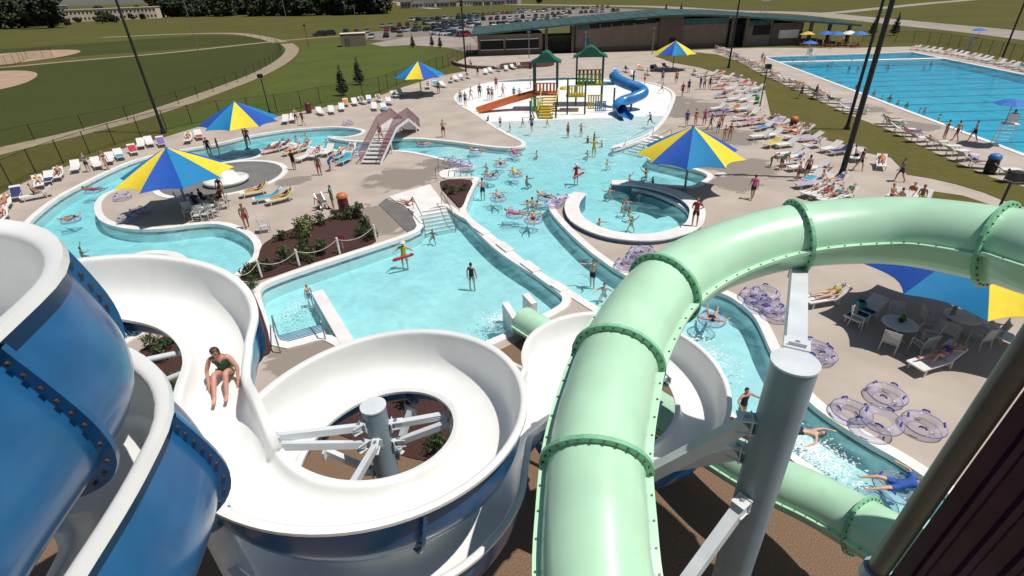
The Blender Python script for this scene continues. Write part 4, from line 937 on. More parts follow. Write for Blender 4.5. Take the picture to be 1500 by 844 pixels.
for k in range(10):
    q = P(596 + k * 17 + rh.uniform(-3, 3), 1.5 - k * .35); q = q.normalized() * min(q.length, 520) if q.length > 520 else q
    e = empty('house', (q.x, q.y, 0), rh.uniform(-.5, .5)); setp(e, HL[k] + ' house with a dark pitched roof far beyond the lot', 'house', 'distant houses')
    w, d, h = rh.uniform(9, 14), 8, rh.uniform(3, 5); cc = rh.uniform(.35, .6)
    MB().box((0, 0, h / 2), (w, d, h)).build('wall', mat('house_%d' % k, (cc, cc * rh.uniform(.85, .98), cc * rh.uniform(.7, .95)), .8), e)
    MB().add([(-w / 2 - .3, -d / 2 - .3, h), (w / 2 + .3, -d / 2 - .3, h), (w / 2 + .3, d / 2 + .3, h), (-w / 2 - .3, d / 2 + .3, h), (-w / 2, 0, h + 2.2), (w / 2, 0, h + 2.2)], [(0, 1, 5, 4), (2, 3, 4, 5), (0, 4, 3), (1, 2, 5), (3, 2, 1, 0)]).build('roof', M_groof, e)
    for s_ in (-.28, 0, .28): MB().box((w * s_, -d / 2 - .05, h * .5), (1.2, .1, 1.3)).build('window', M_dark, e)
# blue and white roadside banner sign behind the bathhouse
q = P(1118, 22); e = empty('road_sign', (q.x, q.y, 0)); setp(e, 'blue and white sign standing behind the bathhouse roof', 'sign')
for s_ in (-1, 1): MB().tube([(s_ * 1.0, 0, 0), (s_ * 1.0, 0, 6)], .12, 8).build('post', M_wht, e)
MB().box((0, 0, 8.2), (4.0, .3, 5.0)).build('board', mat('sign_blue', (.02, .22, .34), .5), e); MB().box((0, -.2, 5.2), (3.4, .1, .7)).build('lower_board', M_wht, e)

# ------------------------------------------------------------------ parked cars
def car_mesh(kind):
    mb = MB(); L, Wd = (4.6, 1.8) if kind == 0 else (4.8, 1.9); h1, h2 = (.82, 1.42) if kind == 0 else (1.0, 1.75)
    body = [(-L / 2, .35), (-L / 2, h1 * .82), (-L / 2 + .15, h1 * .95), (-L * .28, h1), (L * .22, h1), (L / 2 - .12, h1 * .93), (L / 2, h1 * .75), (L / 2, .35), (L / 2 - .2, .22), (-L / 2 + .2, .22)]
    n = len(body); vs = [(x, s_ * Wd / 2 * (1 if .3 < z < h1 * .9 else .94), z) for s_ in (-1, 1) for x, z in body]
    mb.add(vs, [tuple(range(n))[::-1], tuple(range(n, 2 * n))] + [(i, (i + 1) % n, n + (i + 1) % n, n + i) for i in range(n)], 0)
    x0, x1, x2, x3 = (-L * .25, -L * .06, L * .20, L * .40) if kind == 0 else (-L * .27, -L * .10, L * .40, L * .47)
    w0, w1 = Wd * .47, Wd * .39
    lo = [(x0, h1 + .003), (x3, h1 + .003)]; hi = [(x1, h2), (x2, h2)]
    v = [(x0, -w0, h1 + .003), (x3, -w0, h1 + .003), (x3, w0, h1 + .003), (x0, w0, h1 + .003), (x1, -w1, h2), (x2, -w1, h2), (x2, w1, h2), (x1, w1, h2)]
    mb.add(v, [(0, 1, 5, 4), (1, 2, 6, 5), (2, 3, 7, 6), (3, 0, 4, 7)], 1); mb.add([(a, b, c + .004) for a, b, c in v[4:]], [(0, 1, 2, 3)], 0)
    for x in (-L * .31, L * .31):
        for s_ in (-1, 1):
            k = 10; ring = [(x + .32 * math.cos(i * 6.2832 / k), s_ * (Wd / 2 + .01), .32 + .32 * math.sin(i * 6.2832 / k)) for i in range(k)]; inn = [(a, s_ * (Wd / 2 - .2), c) for a, b, c in ring]
            mb.add(ring + inn, [tuple(range(k)) if s_ < 0 else tuple(range(k))[::-1]] + [(i, (i + 1) % k, k + (i + 1) % k, k + i) for i in range(k)], 2)
    return mb.mesh('car')
CC = [('white', (.70, .70, .69)), ('silver', (.42, .43, .44)), ('dark blue', (.02, .04, .14)), ('red', (.38, .02, .025)), ('black', (.015, .015, .017)), ('grey', (.14, .145, .15)), ('green', (.02, .08, .06)), ('beige', (.35, .30, .22)), ('maroon', (.12, .015, .02))]
M_tyre = mat('tyre', (.015, .015, .015), .8); M_cwin = mat('car_glass', (.02, .025, .03), .08, var=0)
car_me = {}
for ci, (cn, cc) in enumerate(CC):
    for kd in (0, 1):
        me = car_mesh(kd); me.materials.append(mat('paint_' + cn.replace(' ', '_'), cc, .25, var=.03, coat=.6)); me.materials.append(M_cwin); me.materials.append(M_tyre); car_me[ci, kd] = me
rcx = random.Random(21)
rows = [((508, 50), (566, 46), 11), ((545, 56), (585, 53), 6), ((560, 40), (622, 36), 11), ((582, 47), (668, 44), 14), ((640, 51), (684, 54), 7), ((604, 31), (700, 27), 14), ((630, 36), (700, 34), 10), ((690, 42), (760, 36), 9), ((672, 25), (800, 17), 17), ((690, 31), (830, 24), 17), ((720, 38), (850, 30), 14), ((760, 17), (890, 12), 16), ((810, 22), (905, 17), 11), ((655, 47), (700, 45), 6), ((730, 44), (760, 42), 3), ((640, 41), (690, 40), 6)]
RL = ['beside the grey block shed', 'in the row nearest the block shed', 'at the grassy edge of the lot', 'in the middle aisle of the lot', 'near the lot apron', 'in the outer row by the open grass', 'in the aisle behind the slim pole', 'just behind the bathhouse roof', 'in the long back row', 'in the second back row', 'in the row above the bathhouse roof', 'at the far corner of the lot', 'by the road at the lot end', 'by the lot exit', 'close to the bathhouse gable', 'in the short row by the pole']
for ri_, (a, b, n) in enumerate(rows):
    pa_, pb_ = P(*a), P(*b); d = (pb_ - pa_); ang = math.atan2(d.y, d.x) + R_(68)
    n = max(3, int(d.length / 2.75))
    for k in range(n):
        if rcx.random() < .06: continue
        q = pa_.lerp(pb_, k / max(1, n - 1)); ci = rcx.choices(range(9), (20, 16, 12, 9, 13, 12, 7, 5, 6))[0]; kd = rcx.choice((0, 0, 1))
        o = ob('parked_car', car_me[ci, kd], None, None, loc=(q.x + rcx.uniform(-.3, .3), q.y + rcx.uniform(-.5, .5), 0), rot=(0, 0, ang + rcx.choice((0, math.pi)) + rcx.uniform(-.03, .03)))
        setp(o, '%s %s parked %s' % (CC[ci][0], 'sedan' if kd == 0 else 'tall wagon', RL[ri_]), 'car', 'cars in the parking lot')
for (px, py, lab) in ((469, 53, 'black pickup style wagon parked alone on the far path'), (482, 52, 'black wagon second on the far path behind its twin')):
    q = P(px, py); o = ob('parked_car', car_me[4, 1], None, None, loc=q, rot=(0, 0, R_(20))); setp(o, lab, 'car', 'cars in the parking lot')
# ------------------------------------------------------------------ people
HIP, KNEE = .43, .43
def skeleton(torso=(0, 0, 1), head=None, armL=((.25, 0, -1), (.1, -.15, -1)), armR=((-.25, 0, -1), (-.1, -.15, -1)), legL=((.08, 0, -1), (0, .02, -1)), legR=((-.08, 0, -1), (0, .02, -1)), fingers=False):
    """Joints of a body 1.72 m tall facing -Y, pelvis at the origin; returns verts, edges, radii and a bone tag per vertex."""
    V = lambda v: Vector(v).normalized()
    T = V(torso); Hd = V(head) if head else T; side = Vector((1, 0, 0)); front = T.cross(side) * -1
    v = []; e = []; r = []; tag = []
    def add(p, rad, t, par=None):
        v.append(Vector(p)); r.append(rad if hasattr(rad, '__len__') else (rad, rad)); tag.append(t)
        if par is not None: e.append((par, len(v) - 1))
        return len(v) - 1
    pel = add((0, 0, 0), (.135, .105), 'pelvis'); sp = add(T * .16, (.12, .092), 'belly', pel); ch = add(T * .34, (.145, .105), 'chest', sp)
    nb = add(T * .49, (.062, .058), 'neck', ch); nk = add(T * .545, (.05, .05), 'neck', nb); hd = add(T * .545 + Hd * .085, (.083, .094), 'head', nk); ht = add(T * .545 + Hd * .19, (.066, .074), 'head', hd)
    for s, arm, leg in ((1, armL, legL), (-1, armR, legR)):
        sh = add(T * .44 + side * s * .165, .056, 'shoulder', ch); el = add(v[sh] + V(arm[0]) * .28, .041, 'arm', sh); wr = add(v[el] + V(arm[1]) * .25, .029, 'forearm', el); f = V(arm[1])
        pa_ = add(v[wr] + f * .075, (.040, .022), 'hand', wr)
        if fingers:
            sd = f.orthogonal().normalized() if abs(f.z) > .99 else f.cross(Vector((0, 0, 1))).normalized()
            for q, l in ((-1.4, .062), (-.5, .078), (.45, .08), (1.3, .07)):
                b = add(v[pa_] + sd * q * .02 + f * .03, .009, 'hand', pa_); m_ = add(v[b] + f * l * .5 - Vector((0, 0, .006)), .0085, 'hand', b); add(v[m_] + f * l * .45 - Vector((0, 0, .018)), .0075, 'hand', m_)
            b = add(v[wr] + f * .03 - sd * s * .045, .011, 'hand', wr); add(v[b] + f * .035 - sd * s * .02, .009, 'hand', b)
        else: add(v[pa_] + f * .085, (.028, .016), 'hand', pa_)
        hp = add(side * s * .09 - T * .03, .092, 'hip', pel); kn = add(v[hp] + V(leg[0]) * HIP, .058, 'thigh', hp); mid = add(v[hp].lerp(v[kn], .35), .083, 'thigh')
        e.remove((hp, kn)); e.append((hp, mid)); e.append((mid, kn)); L2 = V(leg[1]); cf = add(v[kn] + L2 * .15, .054, 'shank', kn); an = add(v[kn] + L2 * .40, .036, 'shank', cf)
        fd = V(leg[2]) if len(leg) > 2 else Vector((0, -1, -.12)).normalized()
        hl = add(v[an] + L2 * .045 - fd * .02, .036, 'foot', an); add(v[hl] + fd * .17, (.040, .026), 'foot', hl)
    return v, e, r, tag
def grow(name, sk, sub=1):
    v, e, r, tag = sk; me = bpy.data.meshes.new(name); me.from_pydata(v, e, []); o = bpy.data.objects.new('tmp', me); COL.objects.link(o)
    md = o.modifiers.new('skin', 'SKIN'); md.use_smooth_shade = True; md.branch_smoothing = .35
    for i, sv in enumerate(me.skin_vertices[0].data): sv.radius = r[i]; sv.use_root = (i == 0)
    if sub: s = o.modifiers.new('sub', 'SUBSURF'); s.levels = sub; s.render_levels = sub
    dg = bpy.context.evaluated_depsgraph_get(); out = bpy.data.meshes.new_from_object(o.evaluated_get(dg)); bpy.data.objects.remove(o); out.name = name; out.materials.clear()
    for p in out.polygons: p.use_smooth = True
    return out
def part_of(me, name, keep, push):
    """A garment or hair: the body's own faces that 'keep' accepts, pushed out a little."""
    bm = bmesh.new(); bm.from_mesh(me); bm.normal_update(); bm.verts.ensure_lookup_table()
    kill = [f for f in bm.faces if not keep(f.calc_center_median())]
    co = {vv: vv.co + vv.normal * push for vv in bm.verts}
    for vv, c in co.items(): vv.co = c
    bmesh.ops.delete(bm, geom=kill, context='FACES'); out = bpy.data.meshes.new(name); bm.to_mesh(out); bm.free()
    for p in out.polygons: p.use_smooth = True
    out.materials.clear(); return out
class Pose:
    def __init__(s, name, drop, sub=1, **k):
        s.sk = skeleton(**k); s.v, s.e, s.r, s.tag = s.sk; s.body = grow('body', s.sk, sub); s.drop = drop; s.clothes = {}; s.name = name
        i = s.tag.index('head'); s.hd, s.ht = s.v[i], s.v[i + 1]; up = (s.ht - s.hd).normalized(); s.face = Vector((0, -1, 0)) if abs(up.y) < .75 else Vector((0, 0, 1)); s.face = (s.face - up * s.face.dot(up)).normalized(); s.up = up
        s.hair = part_of(s.body, 'hair', lambda c: s.near(c)[0] == 'head' and ((c - s.hd).dot(s.up) > .075 or ((c - s.hd).dot(s.face) < .015 and (c - s.hd).dot(s.up) > -.03)), .016)
        s.long = None
    def near(s, c):
        best = (9, 0, 0)
        for a, b in s.e:
            A, B = s.v[a], s.v[b]; d = B - A; t = max(0, min(1, (c - A).dot(d) / max(1e-9, d.length_squared))); L = (c - A - d * t).length / (.5 + 5 * (s.r[a][0] * (1 - t) + s.r[b][0] * t))
            if L < best[0]: best = (L, s.tag[b], t)
        return best[1], best[2]
    def garment(s, kind):
        if kind not in s.clothes:
            v0 = s.v[0]; T = (s.v[2] - s.v[0]).normalized()
            def keep(c):
                t, f = s.near(c); h = (c - v0).dot(T)
                if kind == 'shorts': return t in ('pelvis', 'hip') or (t == 'belly' and h < .07) or (t == 'thigh' and s.seg(c) < .62)
                if t == 'shoulder' and abs(c.x) < .135 and kind in ('suit', 'top'): t = 'chest'
                if kind == 'suit': return t in ('pelvis', 'hip') or (t in ('belly', 'chest') and h < .415) or (t == 'thigh' and s.seg(c) < .06)
                if kind == 'briefs': return t in ('pelvis', 'hip') and h < .08 or (t == 'thigh' and s.seg(c) < .08)
                if kind == 'top': return t == 'chest' and .22 < h < .40
                if kind == 'shirt': return t in ('chest', 'shoulder') or (t == 'belly') or (t == 'pelvis' and h > .02) or (t == 'arm' and s.arm(c) < .6) or (t == 'neck' and h < .47)
                return False
            s.clothes[kind] = part_of(s.body, kind, keep, .014 if kind != 'shirt' else .022)
        return s.clothes[kind]
    def seg(s, c):
        return min((c - s.v[i]).length for i in range(len(s.tag)) if s.tag[i] == 'hip') / .43
    def arm(s, c):
        return min((c - s.v[i]).length for i in range(len(s.tag)) if s.tag[i] == 'shoulder') / .28
POSES = dict(
 stand=Pose('stand', .93), 
 akimbo=Pose('akimbo', .93, armL=((.75, .15, -.8), (-.75, -.3, -.45)), armR=((-.3, -.3, -1), (.3, -.9, .2))),
 walk=Pose('walk', .90, armL=((.15, -.45, -1), (0, -.7, -.8)), armR=((-.15, .45, -1), (0, .2, -1)), legL=((.04, .32, -1), (0, .55, -1)), legR=((-.04, -.42, -1), (0, -.1, -1)), torso=(0, -.06, 1)),
 run=Pose('run', .86, armL=((.4, -.7, -.6), (0, -.7, .5)), armR=((-.4, .7, -.6), (-.1, -.2, -1)), legL=((.04, .5, -1), (0, 1, -.45)), legR=((-.04, -.75, -.8), (0, .1, -1)), torso=(0, -.25, 1)),
 bend=Pose('bend', .86, torso=(0, -.8, .75), head=(0, -.9, .5), armL=((.1, -.4, -1), (0, -.3, -1)), armR=((-.1, -.5, -1), (0, -.2, -1)), legL=((.1, -.15, -1), (0, .2, -1)), legR=((-.1, -.15, -1), (0, .2, -1))),
 sit=Pose('sit', .12, torso=(0, .12, 1), armL=((.2, -.25, -1), (-.1, -.9, -.2)), armR=((-.2, -.25, -1), (.1, -.9, -.2)), legL=((.14, -1, .05), (0, -.12, -1)), legR=((-.14, -1, .05), (0, -.2, -1))),
 lie=Pose('lie', .13, torso=(0, .86, .5), head=(0, .75, .66), armL=((.3, -.6, -.5), (-.1, -1, -.1)), armR=((-.35, .1, -.5), (.1, -1, .1)), legL=((.1, -1, .02), (.02, -1, -.06), (0, -.4, 1)), legR=((-.1, -1, .12), (-.02, -1, -.2), (0, -.4, 1))),
 knees=Pose('knees', .13, torso=(0, .86, .5), head=(0, .75, .66), armL=((.5, .5, .1), (-.5, .6, .3)), armR=((-.35, -.4, -.5), (.1, -1, .1)), legL=((.1, -1, .75), (.02, -.75, -1)), legR=((-.1, -1, .02), (-.02, -1, -.06), (0, -.4, 1))),
 wade=Pose('wade', .93, armL=((.8, -.25, -.55), (.4, -.9, .1)), armR=((-.8, -.25, -.55), (-.4, -.9, .1))),
 splash=Pose('splash', .93, armL=((.9, -.1, .5), (.5, -.3, .9)), armR=((-.8, -.4, -.3), (-.2, -.9, .3)), torso=(.1, -.1, 1)),
 squat=Pose('squat', .50, armL=((.85, -.3, -.35), (.35, -.9, .2)), armR=((-.85, -.25, -.45), (-.3, -.9, .1)), legL=((.35, -.9, -.35), (.05, .5, -1)), legR=((-.35, -.85, -.4), (-.05, .55, -1)), torso=(0, -.12, 1)),
 squat_up=Pose('squat_up', .50, armL=((.8, -.1, .6), (.4, -.4, .8)), armR=((-.85, -.45, -.3), (-.1, -.9, .2)), legL=((.3, -.9, -.35), (.05, .5, -1)), legR=((-.35, -.85, -.4), (-.05, .55, -1)), torso=(.08, -.1, 1)),
 float=Pose('float', .1, torso=(0, .94, .32), head=(0, .7, .7), armL=((1, .15, .05), (.75, -.55, 0)), armR=((-1, .2, .1), (-.6, -.7, .1)), legL=((.22, -1, .1), (.05, -1, -.22), (0, -.8, .6)), legR=((-.25, -1, .16), (-.1, -1, -.3), (0, -.8, .6))),
 swim=Pose('swim', .06, torso=(0, -1, .05), head=(0, -.85, .5), armL=((.5, -1, 0), (.1, -1, -.1)), armR=((-.9, .2, -.1), (-.5, .8, -.2)), legL=((.1, 1, -.05), (0, 1, .05), (0, 1, -.3)), legR=((-.12, 1, 0), (0, 1, -.12), (0, 1, -.3))),
 ride=Pose('ride', .11, sub=2, torso=(0, -.32, 1), head=(0, -.5, .9), armL=((.42, -.25, -.9), (-.05, -.55, -.85)), armR=((-.42, -.2, -.95), (.1, -.6, -.8)), legL=((.05, -1, .62), (-.01, -.72, -.80)), legR=((-.04, -1, .55), (.02, -.8, -.75)), fingers=True),
)
SKIN = [mat('skin_light', (.62, .38, .27), .5, var=.06), mat('skin_tan', (.50, .27, .17), .5, var=.06), mat('skin_brown', (.25, .12, .07), .5, var=.06), mat('skin_rosy', (.60, .31, .23), .5, var=.06)]
HAIR = dict(dark=mat('hair_dark', (.018, .012, .009), .6, var=.2, vscale=20), brown=mat('hair_brown', (.08, .04, .02), .6, var=.2, vscale=20), blond=mat('hair_blond', (.35, .24, .11), .6, var=.2, vscale=20))
CLO = dict(black=(.012, .012, .014), navy=(.015, .025, .08), blue=(.03, .10, .40), red=(.42, .02, .025), orange=(.62, .18, .04), yellow=(.60, .48, .06), white=(.72, .72, .70), green=(.04, .16, .07), pink=(.60, .10, .28), purple=(.16, .06, .28), teal=(.03, .26, .30), grey=(.16, .16, .17), maroon=(.13, .02, .03))
CM = {k: mat('cloth_' + k, v, .8, var=.1, vscale=12) for k, v in CLO.items()}
rp_ = random.Random(77)
USED = {}
def person(p, pose, rz, label_tail, kind=None, col=None, col2=None, hair=None, skin=None, s=1.0, z=0.0, tilt=0.0, label=None, group=None):
    po = POSES[pose]; kind = kind or rp_.choice(('shorts', 'shorts', 'suit', 'briefs')); col = col or rp_.choice(list(CLO)); hair = hair or rp_.choice(('dark', 'dark', 'brown', 'brown', 'blond')); sk = SKIN[skin if skin is not None else rp_.choice((0, 0, 1, 1, 3, 2))]
    o = ob('person', po.body, sk, None, loc=(p[0], p[1], z + po.drop * s), rot=(tilt, 0, rz), scale=s, objmat=True)
    parts = ['shorts', 'shirt'] if kind == 'dressed' else (['briefs', 'top'] if kind == 'bikini' else [kind])
    for k in parts: ob({'suit': 'swimsuit', 'briefs': 'swim_briefs', 'top': 'swim_top'}.get(k, k), po.garment(k), CM[col2 if (col2 and k == 'shirt') else col], o, objmat=True)
    ob('hair', po.hair, HAIR[hair], o, objmat=True)
    what = 'child' if s < .85 else 'person'
    if not label:
        for attempt in range(14):
            if kind == 'dressed': cl = ('%s top and %s shorts' % (col2, col)) if (col2 and col2 != col) else '%s clothes' % col
            else: cl = col + ' ' + {'suit': 'swimsuit', 'briefs': 'swim briefs', 'bikini': 'bikini', 'shorts': 'swim shorts'}[kind]
            label = '%s-haired %s in %s %s' % (hair, what, cl, label_tail)
            if len(label.split()) > 16: label = '%s in %s %s' % (what, cl, label_tail)
            if len(label.split()) > 16: label = '%s in %s %s' % (what, col, label_tail)
            if label not in USED: break
            col = rp_.choice(list(CLO)); hair = rp_.choice(('dark', 'brown', 'blond'))
            for ch in o.children: ch.material_slots[0].material = HAIR[hair] if ch.name.startswith('hair') else (ch.material_slots[0].material if (col2 and ch.name.startswith('shirt')) else CM[col])
    USED[label] = 1; lab = label
    setp(o, lab, 'person', group); return o
def face_cam(p): return math.atan2(p[1], p[0]) - math.pi / 2 + math.pi * 0

# -- rider on the open slide
i = min(range(FL.n), key=lambda k: (FL.p[k] - P(322, 548, 7.45)).length)
g = person(tuple(FL.p[i].xy), 'ride', R_(12), '', 'suit', 'green', hair='brown', skin=3, s=.80, z=FL.p[i].z + .02, label='child in a green swimsuit sliding down the white flume', )
hl = MB().tube([(0, .02, .0), (.0, .075, -.1), (.01, .09, -.22), (0, .08, -.3)], [.07, .06, .045, .02], 8).build('ponytail', HAIR['brown'], g); hl.location = POSES['ride'].hd
fc = POSES['ride']; 
for s_ in (-1, 1):
    c = fc.hd + fc.up * .035 + fc.face * .078 + Vector((s_ * .032, 0, 0)); bm_ = MB().lathe([(0, .012), (.010, .006), (.012, 0), (.010, -.006), (0, -.012)], 8); bm_.build('eye', mat('eye_dark', (.01, .01, .01), .2), g, loc=c)
c = fc.hd + fc.face * .092 + fc.up * .005; MB().lathe([(0, .03), (.010, .0), (.014, -.012), (0, -.018)], 8).build('nose', SKIN[3], g, loc=c)
c = fc.hd + fc.face * .084 - fc.up * .035; MB().box((0, 0, 0), (.042, .012, .010)).build('mouth', mat('lip', (.35, .10, .09), .5), g, loc=c)

# ------------------------------------------------------------------ swim tubes
def tube_mat():
    m = bpy.data.materials.new('clear_vinyl'); m.use_nodes = True; N = m.node_tree.nodes; L = m.node_tree.links; b = N['Principled BSDF']; b.inputs['Base Color'].default_value = (.66, .64, .74, 1); b.inputs['Roughness'].default_value = .12
    tr = N.new('ShaderNodeBsdfTransparent'); tr.inputs[0].default_value = (.93, .92, .97, 1); lw = N.new('ShaderNodeLayerWeight'); lw.inputs[0].default_value = .35; mp = N.new('ShaderNodeMapRange'); mp.inputs[3].default_value = .09; mp.inputs[4].default_value = .55; L.new(lw.outputs['Facing'], mp.inputs[0])
    mx = N.new('ShaderNodeMixShader'); L.new(mp.outputs[0], mx.inputs[0]); L.new(tr.outputs[0], mx.inputs[1]); L.new(b.outputs[0], mx.inputs[2]); L.new(mx.outputs[0], N['Material Output'].inputs['Surface']); return m
M_vinyl = tube_mat(); M_handle = mat('violet_handle', (.035, .025, .30), .4)
ring_me = MB().tube([(.45 * math.cos(k * 2 * math.pi / 28), .45 * math.sin(k * 2 * math.pi / 28), .16) for k in range(28)], .165, 12, closed=True).mesh('ring')
hand_me = MB().tube([(-.1, 0, -.01), (-.06, 0, .045), (.06, 0, .045), (.1, 0, -.01)], .028, 6).mesh('handle')
seam_me = MB().tube([(.61 * math.cos(k * 2 * math.pi / 28), .61 * math.sin(k * 2 * math.pi / 28), .16) for k in range(28)], .012, 5, closed=True).mesh('seam')
def swim_tube(p, z, label, rz=0.0, s=1.0, tilt=0.0, m=None, group='clear swim tubes'):
    o = ob('swim_tube', ring_me, m or M_vinyl, None, loc=(p[0], p[1], z), rot=(tilt, 0, rz), scale=s, objmat=True); setp(o, label, 'swim tube', group)
    for a in (.6, 2.4, 3.9, 5.5): ob('handle', hand_me, M_handle, o, loc=(.47 * math.cos(a), .47 * math.sin(a), .325), rot=(0, 0, a + math.pi / 2))
    ob('seam', seam_me, M_handle, o)
    return o
WL = -.17
def rider(px, rz, col, hair, where, kind='shorts', s=1.0, skin=None):
    p = P(*px, WL); swim_tube(p, WL - .1, 'clear swim tube under the %s-haired rider in %s %s' % (hair, col, where), rz, s=.95)
    person((p.x - .14 * math.sin(rz) * 0, p.y, 0), 'float', rz, 'riding a swim tube ' + where, kind, col, hair=hair, skin=skin, s=s, z=WL + .08)
rider((1042, 470), R_(160), 'black', 'dark', 'beyond the green tube slide', 'suit', skin=3)
rider((1312, 716), R_(262), 'blue', 'blond', 'below the pair of deck tubes', 'dressed', skin=0)
rider((104, 324), R_(250), 'orange', 'brown', 'in the left river bend', skin=1)
rider((137, 281), R_(100), 'red', 'dark', 'behind the striped umbrella', skin=2)
rider((755, 227), R_(30), 'pink', 'brown', 'off the deck point', 'suit'); rider((697, 223), R_(90), 'white', 'blond', 'in the channel after the bridge'); rider((733, 243), R_(0), 'navy', 'dark', 'off the short steps'); rider((755, 257), R_(20), 'yellow', 'blond', 'in the middle pool', 'suit')
rider((719, 261), R_(200), 'red', 'dark', 'by the triangular planter'); rider((730, 292), R_(10), 'teal', 'brown', 'beside the planter wall'); rider((781, 324), R_(350), 'maroon', 'dark', 'in the wide channel'); rider((754, 316), R_(80), 'pink', 'blond', 'close to the stepped wall', 'suit'); rider((620, 214), R_(120), 'purple', 'dark', 'just past the foot bridge', 'suit'); rider((799, 291), R_(60), 'green', 'dark', 'at the end of the deck strip')
# tubes lying on the deck
DT = [(1298, 581, 'clear swim tube lying alone on the deck'), (1352, 625, 'clear swim tube lying by the tower post'), (1246, 606, 'clear swim tube at the river edge beside another'), (1285, 629, 'clear swim tube overlapping its neighbour on the coping'),
      (1104, 436, 'clear swim tube in the pile behind the column, by the river'), (1118, 441, 'clear swim tube in the pile behind the column, middle'), (1128, 452, 'clear swim tube in the pile behind the column, outer'), (1138, 462, 'clear swim tube at the edge of the river pile'), (1112, 449, 'clear swim tube half under the river pile'),
      (1200, 522, 'clear swim tube leaning by the thick column'), (1192, 514, 'clear swim tube half hidden behind the thick column'), (937, 372, 'clear swim tube on the strip behind the green tube'), (930, 384, 'clear swim tube in the pile behind the green tube'), (918, 390, 'clear swim tube at the pile end by the channel'), (944, 380, 'clear swim tube on the lagoon side of the pile'),
      (811, 300, 'clear swim tube at the tip of the deck strip'), (822, 294, 'clear swim tube beside the lagoon wall end'), (180, 290, 'clear swim tube under the striped umbrella edge'), (187, 322, 'clear swim tube on the river island coping'), (204, 312, 'clear swim tube at the edge of the umbrella shade'), (510, 182, 'clear swim tube beyond the river by the bridge'), (670, 241, 'clear swim tube on the coping by the short steps'), (682, 244, 'clear swim tube at the corner of the short steps'), (660, 237, 'clear swim tube by the river on the wet deck'), (520, 217, 'clear swim tube against the bridge foot'), (518, 228, 'clear swim tube beside the bridge steps')]
PILE = {}
for k, (px, py, lab) in enumerate(DT):
    p = P(px, py, .1); z = .05 + (.3 if 'half under' not in lab and ('middle' in lab or 'overlapping' in lab or 'lagoon side' in lab) else 0)
    swim_tube(p, z + .0, lab, rp_.random() * 6, 1.0, R_(6 if z > .1 else 0))

# ------------------------------------------------------------------ people in the water
def wader(px, where, s=.8, depth=.55, kind=None, col=None, pose=None, rz=None, **k):
    p = P(*px, WL); fz = floor_z(p.x, p.y); po = pose; dep = WL - fz; rz = rz if rz is not None else rp_.uniform(0, 6.28)
    if po is None: po = rp_.choice(('squat', 'squat', 'squat_up')) if dep > .25 else rp_.choice(('wade', 'stand', 'walk'))
    z = fz
    if po.startswith('squat'):
        want = WL + .34 * s + .08; z = max(fz - .02, want - 1.24 * s) if 1.24 * s > want - fz else want - 1.24 * s; z = max(fz - .25, min(z, want - 1.24 * s))
    person(p.xy, po, rz, 'wading ' + where, kind, col, s=s, z=z, **k)
for (px, w, s, d) in [((747, 192), 'by the deck point rim', .6, .2), ((766, 186), 'in shallow water below the orange slide', .62, .1), ((802, 186), 'alone on the shallow beach', .65, .45), ((832, 199), 'on the sloping beach', .9, .5), ((851, 198), 'next to a floating child on the beach', .8, .55), ((861, 206), 'in the beach group', .8, .5), ((870, 205), 'in the beach group facing the rim', .9, .5), ((882, 211), 'just off the white entry steps', .75, .5),
    ((861, 226), 'beside the yellow shirted bather', .8, .55), ((787, 226), 'alone in mid pool', .8, .5), ((889, 239), 'between the steps and the lagoon', .75, .5), ((713, 246), 'near the small steps', .9, .6), ((771, 264), 'with arms in the mid pool', .9, .45), ((893, 282), 'in the lagoon mouth', .85, .6),
    ((773, 300), 'in the huddle of three by the strip', .8, .55), ((780, 297), 'in the huddle of three, centre', .9, .5), ((787, 301), 'in the huddle of three, by the wall', .8, .55), ((877, 327), 'by the lagoon wall', .8, .5), ((911, 304), 'in the lagoon group', .75, .55), ((920, 298), 'in the lagoon group near the shade', .7, .55), ((921, 311), 'in the lagoon group at the back', .75, .55), ((925, 324), 'alone near the lagoon wall', .8, .5), ((937, 287), 'in the shaded lagoon water', .8, .5), ((957, 266), 'behind the lagoon wall', .8, .6), ((921, 262), 'at the lagoon wall tip', .8, .6), ((947, 254), 'under the umbrella edge', .9, .5),
    ((634, 343), 'below the planter steps', .7, .7), ((885, 424), 'in the narrow channel by the tubes', .95, .45), ((118, 370), 'behind the high blue flume', .8, .55), ((449, 199), 'near the river spit', .9, .5), ((433, 204), 'beside the river loungers', .9, .5), ((414, 208), 'close to the umbrella shade', .9, .5), ((453, 208), 'in mid river', .8, .5), ((478, 209), 'below the river spit', .9, .5), ((575, 215), 'under the foot bridge end', .8, .5)]: wader(px, w, s, d)
wader((870, 223), 'on the beach with a child', 1.0, .5, 'dressed', 'yellow', 'wade', 0.2, hair='dark'); wader((707, 281), 'beside the planter wall, waist deep', 1.05, .42, 'shorts', 'navy', 'akimbo', R_(210), hair='brown', skin=0)
wader((691, 409), 'alone in the square pool', .98, .48, 'suit', 'black', 'stand', R_(160), hair='dark', skin=1); wader((452, 432), 'beside the notch wall', .8, .5, 'shorts', 'blue', 'stand', R_(240), hair='blond', skin=0); wader((868, 405), 'reaching out in the channel', 1.0, .4, 'shorts', 'black', 'splash', R_(300), hair='brown', skin=0); wader((1088, 598), 'at the river bank behind the column', .95, .42, 'suit', 'black', 'wade', R_(20), hair='dark', skin=1)
M_res = mat('rescue_red', (.50, .02, .03), .4); M_hat = mat('hat_white', (.7, .7, .68), .7)
